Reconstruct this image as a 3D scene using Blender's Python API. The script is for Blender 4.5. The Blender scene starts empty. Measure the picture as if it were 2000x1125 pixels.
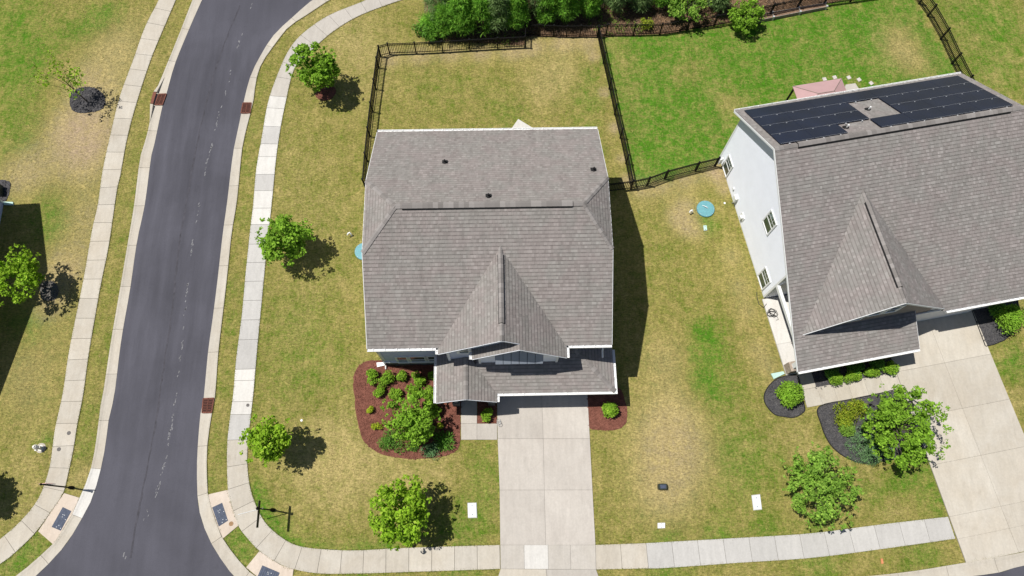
import bpy, math, random
import numpy as np
from mathutils import Vector, Matrix

# ---------------------------------------------------------------- camera, sky, sun, exposure
scene = bpy.context.scene
COL = scene.collection
CAM_H = 44.0
cam_d = bpy.data.cameras.new('camera')
cam = bpy.data.objects.new('camera', cam_d)
COL.objects.link(cam)
cam_d.sensor_width = 36.0
cam_d.lens = 1405.555 / 2000 * 36.0
cam_d.clip_end = 1000.0
def cam_axes(pitch, roll, yaw):
    cp, sp = math.cos(pitch), math.sin(pitch)
    r = np.array([1, 0, 0.]); f = np.array([0, sp, -cp]); u = np.array([0, cp, sp])
    cr, sr = math.cos(roll), math.sin(roll)
    r2 = cr*r + sr*u; u2 = -sr*r + cr*u
    cy, sy = math.cos(yaw), math.sin(yaw)
    Z = np.array([[cy, -sy, 0], [sy, cy, 0], [0, 0, 1]])
    return Z @ r2, Z @ u2, Z @ f
_r, _u, _f = cam_axes(0.33148, 0.0200, -0.038816)
M = Matrix(((_r[0], _u[0], -_f[0], 0), (_r[1], _u[1], -_f[1], 0), (_r[2], _u[2], -_f[2], CAM_H), (0, 0, 0, 1)))
cam.matrix_world = M
scene.camera = cam

SUN_VEC = Vector((0.4102, -0.0863, -1.0)).normalized()
sun_el = math.asin(-SUN_VEC.z)
sun_rot = math.atan2(-SUN_VEC.x, -SUN_VEC.y)
world = bpy.data.worlds.new('World')
scene.world = world
world.use_nodes = True
wn = world.node_tree
bg = wn.nodes['Background']
sky = wn.nodes.new('ShaderNodeTexSky')
sky.sky_type = 'NISHITA'
sky.sun_disc = False
sky.sun_elevation = sun_el
sky.sun_rotation = sun_rot
wn.links.new(sky.outputs[0], bg.inputs[0])
bg.inputs[1].default_value = 0.055
sun_d = bpy.data.lights.new('sun', 'SUN')
sun_d.energy = 4.6
sun_d.angle = math.radians(0.5)
sun_d.color = (1.0, 0.965, 0.90)
sun = bpy.data.objects.new('sun', sun_d)
COL.objects.link(sun)
sun.rotation_euler = SUN_VEC.to_track_quat('-Z', 'Y').to_euler()
sun.location = (-30, 10, 60)
vs = scene.view_settings
vs.view_transform = 'Standard'
vs.look = 'None'
vs.exposure = 0.20
vs.gamma = 1.0
vs.use_curve_mapping = False

rng = np.random.default_rng(7)
random.seed(7)

# ---------------------------------------------------------------- helpers
WL = {}
def tag(o, label=None, cat=None, group=None, kind=None):
    if label: o['label'] = label
    if cat: o['category'] = cat
    if group: o['group'] = group
    if kind: o['kind'] = kind
    return o
def empty(name, loc, label=None, cat=None, group=None, kind=None):
    o = bpy.data.objects.new(name, None)
    o.empty_display_size = 0.3
    COL.objects.link(o)
    o.location = loc
    WL[o.name] = Vector(loc)
    return tag(o, label, cat, group, kind)
def link(name, me, parent=None, loc=(0, 0, 0)):
    o = bpy.data.objects.new(name, me)
    COL.objects.link(o)
    if parent is not None:
        o.parent = parent
        WL[o.name] = WL[parent.name] + Vector(loc)
    else:
        WL[o.name] = Vector(loc)
    o.location = loc
    return o
def mesh_np(name, V, F, mats, midx=None):
    """V (n,3), F: list of tuples or array of equal-size faces"""
    me = bpy.data.meshes.new(name)
    V = np.asarray(V, dtype=np.float32)
    if isinstance(F, np.ndarray):
        k = F.shape[1]
        me.vertices.add(len(V)); me.vertices.foreach_set('co', V.ravel())
        me.loops.add(F.size); me.loops.foreach_set('vertex_index', F.ravel().astype(np.int32))
        me.polygons.add(len(F)); me.polygons.foreach_set('loop_start', np.arange(0, F.size, k, dtype=np.int32))
        me.polygons.foreach_set('loop_total', np.full(len(F), k, dtype=np.int32))
        me.update(calc_edges=True)
    else:
        me.from_pydata([tuple(map(float, v)) for v in V], [], F)
    for m in (mats if isinstance(mats, (list, tuple)) else [mats]):
        me.materials.append(m)
    if midx is not None:
        me.polygons.foreach_set('material_index', np.asarray(midx, dtype=np.int32))
    me.validate()
    return me

class MB:
    """collects boxes, prisms, tubes in world coordinates (through an optional frame T) into one mesh object"""
    def __init__(s, T=None):
        s.v = []; s.f = []; s.m = []; s.T = T; s.smooth = False
    def add(s, vs, fs, m=0):
        b = len(s.v)
        s.v += [tuple(s.T(p)) if s.T else tuple(p) for p in vs]
        s.f += [tuple(b+i for i in f) for f in fs]
        s.m += [m]*len(fs)
    def box(s, a, b, m=0):
        x0, y0, z0 = a; x1, y1, z1 = b
        s.add([(x0,y0,z0),(x1,y0,z0),(x1,y1,z0),(x0,y1,z0),(x0,y0,z1),(x1,y0,z1),(x1,y1,z1),(x0,y1,z1)],
              [(0,3,2,1),(4,5,6,7),(0,1,5,4),(1,2,6,5),(2,3,7,6),(3,0,4,7)], m)
    def prism(s, poly, z0, z1, m=0):
        n = len(poly)
        s.add([(p[0],p[1],z0) for p in poly]+[(p[0],p[1],z1) for p in poly],
              [tuple(range(n-1,-1,-1)), tuple(range(n,2*n))]+[(i,(i+1)%n,n+(i+1)%n,n+i) for i in range(n)], m)
    def slab3(s, poly, d, m=0):
        """3D polygon thickened by vector d"""
        n = len(poly); d = Vector(d)
        P = [Vector(p) for p in poly]
        s.add([tuple(p) for p in P]+[tuple(p+d) for p in P],
              [tuple(range(n-1,-1,-1)), tuple(range(n,2*n))]+[(i,(i+1)%n,n+(i+1)%n,n+i) for i in range(n)], m)
    def tube(s, pts, rad, n=6, m=0):
        pts = [Vector(p) for p in pts]
        if not isinstance(rad, (list, tuple)): rad = [rad]*len(pts)
        vs = []; fs = []
        for i, p in enumerate(pts):
            d = (pts[min(i+1, len(pts)-1)]-pts[max(i-1, 0)]).normalized()
            a = d.cross(Vector((0,0,1)))
            if a.length < 1e-3: a = Vector((1,0,0))
            a.normalize(); b = d.cross(a)
            for k in range(n):
                t = 2*math.pi*k/n
                vs.append(tuple(p+(a*math.cos(t)+b*math.sin(t))*rad[i]))
        for i in range(len(pts)-1):
            for k in range(n):
                fs.append((i*n+k, i*n+(k+1)%n, (i+1)*n+(k+1)%n, (i+1)*n+k))
        fs.append(tuple(range(n-1,-1,-1))); fs.append(tuple(range((len(pts)-1)*n, len(pts)*n)))
        s.add(vs, fs, m)
    def lathe(s, c, prof, n=16, m=0):
        vs = []; fs = []
        for r, z in prof:
            for k in range(n):
                t = 2*math.pi*k/n
                vs.append((c[0]+r*math.cos(t), c[1]+r*math.sin(t), c[2]+z))
        for i in range(len(prof)-1):
            for k in range(n):
                fs.append((i*n+k, i*n+(k+1)%n, (i+1)*n+(k+1)%n, (i+1)*n+k))
        fs.append(tuple(range((len(prof)-1)*n, len(prof)*n)))
        s.add(vs, fs, m)
    def build(s, name, mats, parent=None, label=None, cat=None, group=None, kind=None, smooth=False):
        off = WL[parent.name] if parent is not None else Vector((0,0,0))
        if parent is None and s.v:
            arr = np.array(s.v); off = Vector((arr[:,0].mean(), arr[:,1].mean(), arr[:,2].min()))
        V = [(p[0]-off.x, p[1]-off.y, p[2]-off.z) for p in s.v]
        me = mesh_np(name, V, s.f, mats, s.m)
        if smooth: me.polygons.foreach_set('use_smooth', [True]*len(me.polygons))
        o = link(name, me, parent, (0,0,0) if parent is not None else off)
        return tag(o, label, cat, group, kind)

# ---------------------------------------------------------------- materials
def new_mat(name, rough=0.9, spec=0.3):
    m = bpy.data.materials.new(name); m.use_nodes = True
    nt = m.node_tree; b = nt.nodes['Principled BSDF']
    b.inputs['Roughness'].default_value = rough
    b.inputs['Specular IOR Level'].default_value = spec
    return m, nt, b
class NT:
    def __init__(s, nt): s.nt = nt
    def n(s, t, **kw):
        x = s.nt.nodes.new(t)
        for k, v in kw.items():
            if k in x.bl_rna.properties: setattr(x, k, v)
            else: x.inputs[k].default_value = v
        return x
    def l(s, a, b): s.nt.links.new(a, b)
    def noise(s, vec, scale, detail=4, rough=.55, dist=0):
        x = s.n('ShaderNodeTexNoise')
        x.inputs['Scale'].default_value = scale; x.inputs['Detail'].default_value = detail
        x.inputs['Roughness'].default_value = rough; x.inputs['Distortion'].default_value = dist
        if vec is not None: s.l(vec, x.inputs['Vector'])
        return x.outputs['Fac']
    def ramp(s, fac, stops):
        x = s.n('ShaderNodeValToRGB')
        e = x.color_ramp.elements
        while len(e) < len(stops): e.new(0.5)
        for i, (p, c) in enumerate(stops):
            e[i].position = p; e[i].color = (*c, 1) if len(c) == 3 else c
        s.l(fac, x.inputs[0]); return x.outputs[0]
    def math(s, op, a, b=None, clamp=False):
        x = s.n('ShaderNodeMath', operation=op, use_clamp=clamp)
        for i, q in enumerate((a, b)):
            if q is None: continue
            if isinstance(q, (int, float)): x.inputs[i].default_value = q
            else: s.l(q, x.inputs[i])
        return x.outputs[0]
    def mix(s, fac, a, b, blend='MIX'):
        x = s.n('ShaderNodeMix', data_type='RGBA', blend_type=blend)
        for i, q in ((0, fac), (6, a), (7, b)):
            if isinstance(q, (int, float)): x.inputs[i].default_value = q
            elif isinstance(q, tuple): x.inputs[i].default_value = (*q, 1)
            else: s.l(q, x.inputs[i])
        return x.outputs[2]
    def mapr(s, v, a, b, c, d):
        x = s.n('ShaderNodeMapRange')
        x.inputs[1].default_value = a; x.inputs[2].default_value = b; x.inputs[3].default_value = c; x.inputs[4].default_value = d
        s.l(v, x.inputs[0]); return x.outputs[0]
    def bump(s, h, strength, dist, bsdf):
        x = s.n('ShaderNodeBump'); x.inputs['Strength'].default_value = strength; x.inputs['Distance'].default_value = dist
        s.l(h, x.inputs['Height']); s.l(x.outputs[0], bsdf.inputs['Normal'])
    def geo(s): return s.n('ShaderNodeNewGeometry')
    def pos(s): return s.geo().outputs['Position']
    def scaled(s, vec, sx, sy, sz, rot=0):
        x = s.n('ShaderNodeMapping'); x.inputs['Scale'].default_value = (sx, sy, sz); x.inputs['Rotation'].default_value = (0, 0, rot)
        s.l(vec, x.inputs['Vector']); return x.outputs[0]

def plain(name, col, rough=0.8, spec=0.3, var=0.12, scale=6.0, bump=0.0, metal=0.0):
    m, nt, b = new_mat(name, rough, spec); t = NT(nt)
    p = t.pos()
    f = t.mapr(t.noise(p, scale, 5, .6), .3, .7, 1-var, 1+var)
    c = t.mix(1.0, col, (1, 1, 1), 'MULTIPLY')
    mul = t.n('ShaderNodeVectorMath', operation='SCALE'); t.l(c, mul.inputs[0]); t.l(f, mul.inputs[3])
    t.l(mul.outputs[0], b.inputs['Base Color'])
    b.inputs['Metallic'].default_value = metal
    if bump: t.bump(t.noise(p, scale*5, 4, .6), bump, .02, b)
    return m

def concrete(name, col, stain=(0.8, 0.74, 0.66)):
    m, nt, b = new_mat(name, .92, .2); t = NT(nt)
    p = t.pos()
    oi = t.n('ShaderNodeObjectInfo').outputs['Random']
    big = t.mapr(t.noise(p, .55, 5, .6, .6), .38, .66, 0, 1)
    big2 = t.mapr(t.noise(t.scaled(p, 1.6, .8, 1, .2), .9, 6, .7, 1.2), .56, .74, 0, 1)
    c = t.mix(t.math('MULTIPLY', big, .40), col, tuple(col[i]*stain[i] for i in range(3)))
    c = t.mix(t.math('MULTIPLY', big2, .28), c, tuple(col[i]*stain[i]*.72 for i in range(3)))
    fine = t.mapr(t.noise(p, 9, 6, .7), .3, .7, .93, 1.07)
    br = t.mapr(t.noise(t.scaled(p, 2.2, .35, 1, .05), 1.6, 5, .65), .3, .7, .93, 1.06)
    ob = t.mapr(oi, 0, 1, .94, 1.05)
    f = t.math('MULTIPLY', t.math('MULTIPLY', fine, br), ob)
    mul = t.n('ShaderNodeVectorMath', operation='SCALE'); t.l(c, mul.inputs[0]); t.l(f, mul.inputs[3])
    t.l(mul.outputs[0], b.inputs['Base Color'])
    t.bump(t.noise(p, 60, 3, .6), .15, .01, b)
    return m

MAT = {}
MAT['conc_old'] = concrete('concrete_aged', (.455, .42, .365))
MAT['conc_tan'] = concrete('concrete_tan', (.475, .438, .378))
MAT['conc_pink'] = concrete('concrete_pinkish', (.54, .465, .395))
MAT['conc_new'] = concrete('concrete_new_white', (.585, .567, .535), (.94, .92, .9))
MAT['conc_grey'] = concrete('concrete_grey', (.455, .440, .418), (.88, .88, .88))
MAT['conc_mid'] = concrete('concrete_mid', (.44, .41, .372), (.86, .84, .8))
MAT['conc_drive'] = concrete('concrete_driveway', (.455, .42, .38), (.80, .78, .77))
MAT['joint'] = plain('joint_dirt', (.16, .145, .12), .95, .1)

def mat_grass():
    m, nt, b = new_mat('lawn_grass', .95, .12); t = NT(nt)
    p = t.pos()
    att = t.n('ShaderNodeVertexColor'); att.layer_name = 'turf'
    sep = t.n('ShaderNodeSeparateColor'); t.l(att.outputs['Color'], sep.inputs[0])
    g, dry, soil = sep.outputs[0], sep.outputs[1], sep.outputs[2]
    # blade clumps: three stretched noises at different angles
    f1 = t.noise(t.scaled(p, 1.7, 6.0, 1, .5), 1.0, 6, .72, .8)
    f2 = t.noise(t.scaled(p, 6.0, 1.7, 1, -.3), 1.0, 6, .72, .8)
    f3 = t.noise(p, 3.0, 7, .76, 1.2)
    fine = t.math('MULTIPLY', t.math('ADD', t.math('ADD', f1, f2), f3), 1/3)
    med = t.noise(p, .55, 5, .62, .5)
    med2 = t.noise(p, 1.6, 5, .66, .4)
    v = t.math('ADD', t.math('MULTIPLY', t.math('SUBTRACT', fine, .5), 8.0), t.math('MULTIPLY', t.math('SUBTRACT', med, .5), 2.2))
    v = t.math('ADD', v, t.math('MULTIPLY', t.math('SUBTRACT', med2, .5), 2.6))
    gg = t.math('ADD', t.math('MULTIPLY', v, .46), t.math('MULTIPLY', g, .93), True)
    lush = t.math('ADD', t.mapr(g, .56, .88, 0, 1), t.math('MULTIPLY', t.math('SUBTRACT', med2, .5), 1.1), True)
    green = t.mix(lush, (.128, .148, .020), (.062, .178, .009))
    straw = t.mix(dry, (.318, .258, .082), (.405, .325, .135))
    c = t.mix(gg, straw, green)
    sv = t.math('ADD', soil, t.math('MULTIPLY', v, .32), True)
    c = t.mix(t.math('MULTIPLY', sv, t.mapr(soil, 0, .25, 0, 1)), c, (.36, .27, .175))
    br = t.mapr(t.noise(t.scaled(p, 5, 12, 1, .9), 1.0, 5, .78, .5), .32, .68, .56, 1.42)
    br2 = t.mapr(t.noise(p, 7, 5, .78), .32, .68, .74, 1.26)
    mul = t.n('ShaderNodeVectorMath', operation='SCALE'); t.l(c, mul.inputs[0]); mow = t.mapr(t.noise(t.scaled(p, 1.9, .10, 1, .06), 1.0, 3, .6), .3, .7, .93, 1.07); t.l(t.math('MULTIPLY', t.math('MULTIPLY', br, br2), mow), mul.inputs[3])
    t.l(mul.outputs[0], b.inputs['Base Color'])
    t.bump(t.math('ADD', fine, t.noise(p, 14, 4, .7)), .7, .10, b)
    return m
MAT['grass'] = mat_grass()

def mat_asphalt(lane=False):
    m, nt, b = new_mat('asphalt_lanes' if lane else 'asphalt', .85, .25); t = NT(nt)
    p = t.pos()
    big = t.mapr(t.noise(p, .18, 4, .55, .5), .35, .65, .88, 1.12)
    st = t.mapr(t.noise(t.scaled(p, 1.4, .12, 1, -.2), 1.0, 4, .6), .3, .7, .91, 1.09)
    fine = t.mapr(t.noise(p, 26, 4, .75), .25, .75, .86, 1.14)
    blot = t.mapr(t.noise(p, 1.3, 5, .65), .60, .78, 1.0, .86)
    f = t.math('MULTIPLY', t.math('MULTIPLY', t.math('MULTIPLY', big, st), fine), blot)
    if lane:
        a = t.n('ShaderNodeVertexColor'); a.layer_name = 'wear'
        sp = t.n('ShaderNodeSeparateColor'); t.l(a.outputs['Color'], sp.inputs[0])
        wob = t.math('MULTIPLY', t.math('SUBTRACT', t.noise(t.scaled(p, 2.2, .22, 1, -.15), 1.0, 5, .65), .5), .55)
        f = t.math('MULTIPLY', f, t.math('ADD', sp.outputs[0], t.math('MULTIPLY', wob, sp.outputs[1])))
    mul = t.n('ShaderNodeVectorMath', operation='SCALE'); mul.inputs[0].default_value = (.074, .073, .090); t.l(f, mul.inputs[3])
    t.l(mul.outputs[0], b.inputs['Base Color'])
    t.bump(t.noise(p, 70, 3, .6), .25, .01, b)
    return m
MAT['asphalt'] = mat_asphalt()
MAT['asphalt_lanes'] = mat_asphalt(True)
MAT['seam'] = plain('asphalt_seam', (.054, .052, .064), .8, .3, .3, 3)
MAT['paint'] = plain('worn_paint', (.185, .183, .192), .8, .3, .35, 8)

def mat_mulch(name, c1, c2, c3):
    m, nt, b = new_mat(name, .97, .1); t = NT(nt)
    p = t.pos()
    v = t.n('ShaderNodeTexVoronoi'); v.inputs['Scale'].default_value = 22; v.inputs['Randomness'].default_value = 1
    t.l(t.scaled(p, 1, 1.8, 1, .4), v.inputs['Vector'])
    sep = t.n('ShaderNodeSeparateColor'); t.l(v.outputs['Color'], sep.inputs[0])
    c = t.ramp(sep.outputs[0], [(0, c1), (.55, c2), (1, c3)])
    f = t.mapr(t.noise(p, 2.5, 5, .6), .3, .7, .75, 1.2)
    mul = t.n('ShaderNodeVectorMath', operation='SCALE'); t.l(c, mul.inputs[0]); t.l(f, mul.inputs[3])
    t.l(mul.outputs[0], b.inputs['Base Color'])
    t.bump(t.noise(p, 12, 4, .7), .55, .05, b)
    return m
MAT['mulch_red'] = mat_mulch('red_mulch', (.115, .046, .033), (.17, .068, .049), (.225, .095, .07))
MAT['mulch_black'] = mat_mulch('black_mulch', (.045, .044, .048), (.068, .066, .071), (.115, .108, .105))
MAT['mulch_grey'] = mat_mulch('grey_weathered_mulch', (.075, .07, .066), (.12, .112, .104), (.19, .172, .15))
MAT['pine_straw'] = mat_mulch('forest_litter', (.07, .042, .025), (.17, .105, .06), (.30, .19, .12))

def mat_shingle(name, lo, mid, hi):
    m, nt, b = new_mat(name, .93, .15); t = NT(nt)
    ri = t.geo().outputs['Random Per Island']
    p = t.pos()
    c = t.ramp(ri, [(0, lo), (.35, mid), (.72, mid), (1, hi)])
    h = t.mix(t.mapr(t.noise(p, .9, 3, .6), .4, .6, 0, 1), (1.025, .99, .99), (.98, 1.0, .985))
    c = t.mix(1.0, c, h, 'MULTIPLY')
    f = t.math('MULTIPLY', t.mapr(t.noise(p, 30, 4, .75), .25, .75, .86, 1.14), t.mapr(t.noise(t.scaled(p, 2.4, .28, .28, .08), 1.0, 5, .65), .3, .7, .91, 1.08))
    mul = t.n('ShaderNodeVectorMath', operation='SCALE'); t.l(c, mul.inputs[0]); t.l(f, mul.inputs[3])
    t.l(mul.outputs[0], b.inputs['Base Color'])
    return m
MAT['shingle'] = mat_shingle('weathered_shingle', (.205, .187, .177), (.243, .223, .212), (.283, .262, .250))
MAT['shingle_shadow'] = mat_shingle('shingle_shadow_band', (.150, .136, .128), (.178, .163, .154), (.205, .189, .179))  # shadow line between courses, painted as a darker granule tone
MAT['shingle2'] = mat_shingle('grey_shingle', (.20, .184, .175), (.235, .217, .208), (.29, .27, .26))
def mat_cap():
    m, nt, b = new_mat('ridge_cap_shingle', .93, .15); t = NT(nt)
    r = t.n('ShaderNodeObjectInfo').outputs['Random']
    c = t.ramp(r, [(0, (.18, .165, .156)), (.5, (.23, .212, .202)), (1, (.285, .264, .252))])
    f = t.mapr(t.noise(t.pos(), 30, 4, .75), .25, .75, .86, 1.14)
    mul = t.n('ShaderNodeVectorMath', operation='SCALE'); t.l(c, mul.inputs[0]); t.l(f, mul.inputs[3])
    t.l(mul.outputs[0], b.inputs['Base Color'])
    return m
MAT['cap'] = mat_cap()
MAT['vent'] = plain('black_vent_plastic', (.012, .012, .013), .7)
MAT['gutter'] = plain('white_aluminium', (.74, .74, .735), .45, .4, .04)
MAT['trim'] = plain('white_trim', (.76, .77, .78), .6, .3, .03)
MAT['siding_blue'] = plain('blue_grey_siding', (.54, .57, .70), .7, .25, .05, 2)
MAT['siding_white'] = plain('pale_grey_siding', (.82, .845, .92), .65, .3, .03, 1.2)
MAT['batten'] = plain('grey_batten_panel', (.27, .30, .36), .7, .25, .05, 2)
MAT['stone'] = plain('dark_ledge_stone', (.13, .125, .125), .9, .2, .35, 7, .4)
MAT['stone_tan'] = plain('tan_stone', (.33, .27, .22), .9, .2, .4, 7, .4)
MAT['gable_brown'] = plain('taupe_gable_siding', (.27, .23, .20), .75, .25, .06, 2)
MAT['garage_door'] = plain('garage_door_white', (.72, .73, .74), .5, .4, .03)
MAT['black_metal'] = plain('black_painted_metal', (.006, .006, .007), .6, .15, .1)
MAT['rust'] = plain('rusty_iron', (.17, .065, .045), .85, .3, .35, 14)
MAT['rust_dark'] = plain('rusty_iron_dark', (.035, .016, .014), .9, .2, .3, 14)
MAT['slate'] = plain('slate_blue_tactile', (.062, .075, .115), .8, .3, .22, 5)
MAT['dome'] = plain('tactile_dome_worn', (.11, .125, .16), .7, .3, .4, 9)
MAT['teal'] = plain('teal_fibreglass', (.115, .30, .34), .55, .4, .12, 4)
MAT['teal_pale'] = plain('pale_green_plastic', (.42, .60, .54), .6, .4, .1, 6)
MAT['white_plastic'] = plain('white_plastic', (.78, .79, .78), .5, .4, .05)
MAT['lid_white'] = plain('white_utility_lid', (.62, .66, .71), .55, .4, .06)
MAT['green_dark'] = plain('dark_green_plastic', (.018, .030, .030), .4, .5, .15)
MAT['iron'] = plain('cast_iron', (.13, .12, .115), .8, .3, .3, 20)
MAT['brass'] = plain('brown_cap', (.28, .17, .09), .8, .3, .3, 20)
MAT['hyd'] = plain('pale_hydrant_paint', (.72, .70, .64), .5, .4, .1, 12)
MAT['wood_board'] = plain('weathered_board', (.24, .20, .17), .9, .2, .25, 8)
MAT['soil'] = mat_mulch('bed_soil', (.12, .07, .045), (.22, .14, .09), (.33, .23, .16))
MAT['bark'] = plain('bark', (.10, .08, .065), .95, .1, .35, 12, .4)
MAT['canopy_pink'] = plain('dusty_pink_canopy', (.42, .27, .27), .85, .2, .05, 2)
MAT['red_paint'] = plain('red_sign_sheeting', (.50, .02, .025), .5, .4, .05)
MAT['green_sign'] = plain('green_sign_sheeting', (.02, .18, .09), .5, .4, .05)
MAT['alu'] = plain('bare_aluminium', (.50, .51, .52), .6, .4, .06, 6, 0, .2)
MAT['orange'] = plain('orange_plastic', (.55, .22, .10), .7, .3, .1)
MAT['hose'] = plain('black_rubber', (.014, .014, .014), .6, .4, .1)
MAT['stepping'] = plain('pale_stone', (.50, .46, .43), .9, .2, .15, 5)
MAT['backing'] = plain('dark_attic_interior', (.02, .02, .022), .9, .1)

def mat_glass():
    m, nt, b = new_mat('window_glass', .06, .6); t = NT(nt)
    f = t.noise(t.pos(), 1.2, 3)
    t.l(t.ramp(f, [(.35, (.03, .05, .042)), (.65, (.085, .125, .095))]), b.inputs['Base Color'])
    return m
MAT['glass'] = mat_glass()
def mat_solar():
    m, nt, b = new_mat('solar_cells', .14, .18); t = NT(nt)
    f = t.mapr(t.noise(t.pos(), .6, 3), .3, .7, .85, 1.15)
    mul = t.n('ShaderNodeVectorMath', operation='SCALE'); mul.inputs[0].default_value = (.010, .017, .045); t.l(f, mul.inputs[3])
    t.l(mul.outputs[0], b.inputs['Base Color'])
    return m
MAT['solar'] = mat_solar()

def mat_leaf(name, dark, mid, light, trans=.27, rough=.65):
    m, nt, b = new_mat(name, rough, .12); t = NT(nt)
    g = t.geo()
    c = t.ramp(g.outputs['Random Per Island'], [(0, dark), (.45, mid), (.8, mid), (1, light)])
    f = t.mapr(t.noise(g.outputs['Position'], 1.9, 4, .65), .3, .7, .66, 1.32)
    mul = t.n('ShaderNodeVectorMath', operation='SCALE'); t.l(c, mul.inputs[0]); t.l(f, mul.inputs[3])
    t.l(mul.outputs[0], b.inputs['Base Color'])
    tr = t.n('ShaderNodeBsdfTranslucent')
    c2 = t.mix(1.0, mul.outputs[0], (1.1, 1.25, .4), 'MULTIPLY'); t.l(c2, tr.inputs[0])
    mx = t.n('ShaderNodeMixShader'); mx.inputs[0].default_value = trans
    t.l(b.outputs[0], mx.inputs[1]); t.l(tr.outputs[0], mx.inputs[2])
    t.l(mx.outputs[0], nt.nodes['Material Output'].inputs[0])
    return m
MAT['leaf'] = mat_leaf('maple_leaf', (0.121, 0.236, 0.021), (0.207, 0.380, 0.032), (0.333, 0.529, 0.063))
MAT['leaf_yellow'] = mat_leaf('yellow_green_leaf', (.135, .26, .016), (.255, .43, .026), (.40, .55, .06))
MAT['leaf_olive'] = mat_leaf('olive_leaf', (0.125, 0.252, 0.032), (0.218, 0.377, 0.051), (0.366, 0.526, 0.091))
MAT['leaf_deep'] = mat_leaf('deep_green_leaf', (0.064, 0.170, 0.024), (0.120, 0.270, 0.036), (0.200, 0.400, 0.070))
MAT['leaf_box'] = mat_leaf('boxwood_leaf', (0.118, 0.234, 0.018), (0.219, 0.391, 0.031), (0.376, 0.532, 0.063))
MAT['leaf_lime'] = mat_leaf('lime_leaf', (0.230, 0.322, 0.017), (0.380, 0.460, 0.029), (0.483, 0.529, 0.057))
MAT['leaf_gold'] = mat_leaf('gold_green_leaf', (.15, .21, .016), (.25, .32, .026), (.42, .40, .045))
MAT['leaf_blue'] = mat_leaf('blue_juniper', (.085, .185, .07), (.15, .275, .115), (.24, .37, .18), .2)
MAT['needle'] = mat_leaf('pine_needle', (0.107, 0.261, 0.028), (0.201, 0.450, 0.051), (0.402, 0.684, 0.082), .3)
MAT['needle_grey'] = mat_leaf('grey_green_needle', (0.112, 0.188, 0.066), (0.206, 0.319, 0.112), (0.356, 0.488, 0.188), .3)
MAT['twig'] = plain('dry_twig', (.17, .12, .085), .95, .1, .4, 6)

def turf_blade_mat():
    m, nt, b = new_mat('turf_blade', .8, .2); t = NT(nt)
    att = t.n('ShaderNodeVertexColor'); att.layer_name = 'blade'
    ri = t.geo().outputs['Random Per Island']
    f = t.mapr(ri, 0, 1, .65, 1.35)
    mul = t.n('ShaderNodeVectorMath', operation='SCALE'); t.l(att.outputs['Color'], mul.inputs[0]); t.l(f, mul.inputs[3])
    t.l(mul.outputs[0], b.inputs['Base Color'])
    return m
MAT['blade'] = turf_blade_mat()

# ---------------------------------------------------------------- the ground
# turf condition painted in plan: (x, y, radius, green, dry, soil) added to a base value
FENCE_MID = [(7.26,34.46),(8.93,21.99)]
FENCE_LOW = [(8.93,21.99),(14.85,23.73)]
FENCE_RIGHT = [(31.39,37.53),(33.01,31.32)]
BLOBS = []
def bl(pts, r, g=0, d=0, s=0):
    for p in pts: BLOBS.append((p[0], p[1], r, g, d, s))
# far left verge lots
bl([(-36.09,37.10),(-34.05,34.36),(-34.54,31.31)], 2.6, .26, -.2)
bl([(-29.64,36.78),(-28.77,37.23),(-30.95,35.66)], 1.4, .22, -.1)
bl([(-34.12,27.53),(-32.31,25.49)], 2.2, .18)
bl([(-27.10,32.49),(-28.71,33.39),(-27.21,35.60)], 2.4, -.10, .35, .10)
bl([(-29.08,27.05),(-29.58,27.87),(-28.41,26.23)], 2.0, -.2, .5, .38)
bl([(-29.63,31.23),(-27.96,29.93)], 1.5, -.2, .45, .22)
bl([(-32.61,23.53),(-32.15,24.69),(-28.60,24.24),(-27.66,20.78),(-28.16,17.85)], 1.8, -.12, .4, .24)
bl([(-30.35,21.58),(-30.24,20.08),(-29.15,19.69)], 1.6, .14)
bl([(-29.32,14.37),(-29.48,12.68),(-30.16,13.70)], 1.5, .16, -.2)
bl([(-29.06,14.70),(-28.56,16.44)], 1.3, -.25, .4, .35)
bl([(-28.97,8.45),(-29.98,10.39),(-28.51,12.66)], 2.2, -.05, .2, .1)
bl([(-28.86,1.87),(-28.31,5.07)], 2.0, -.05, .35)
bl([(-27.87,5.97),(-27.44,6.11)], .5, .25)
# road verges
bl([(-24.77,25.37),(-24.87,23.01),(-24.99,21.11),(-24.93,18.52),(-24.88,15.67),(-24.84,12.93),(-24.87,10.94)], .9, .12)
bl([(-25.12,5.91),(-25.22,4.71),(-25.25,7.76)], .8, .18)
bl([(-24.84,4.26),(-25.31,3.54)], .7, -.2, .3, .1)
bl([(-28.32,-0.78),(-27.29,-0.12),(-15.03,-0.09),(-15.87,-0.48),(-2.67,-2.03),(-8.48,-1.94),(8.99,-2.27),(17.83,-1.99),(23.82,-1.56)], 1.3, .25)
bl([(-17.19,30.61),(-17.41,27.27),(-17.51,24.06),(-17.44,20.61),(-17.41,15.54),(-17.45,12.79),(-17.34,9.51),(-17.30,5.76),(-17.24,3.38)], 1.1, .12)
# corner edge along the walk: greener
bl([(-14.83,2.75),(-14.39,1.88),(-13.96,1.01),(-13.14,0.15),(-12.07,-0.48),(-10.29,-0.73),(-8.53,-0.77),(-6.78,-0.67)], .75, .38, -.3)
bl([(-12.79,1.27),(-11.54,0.40)], 1.2, .05)
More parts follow.
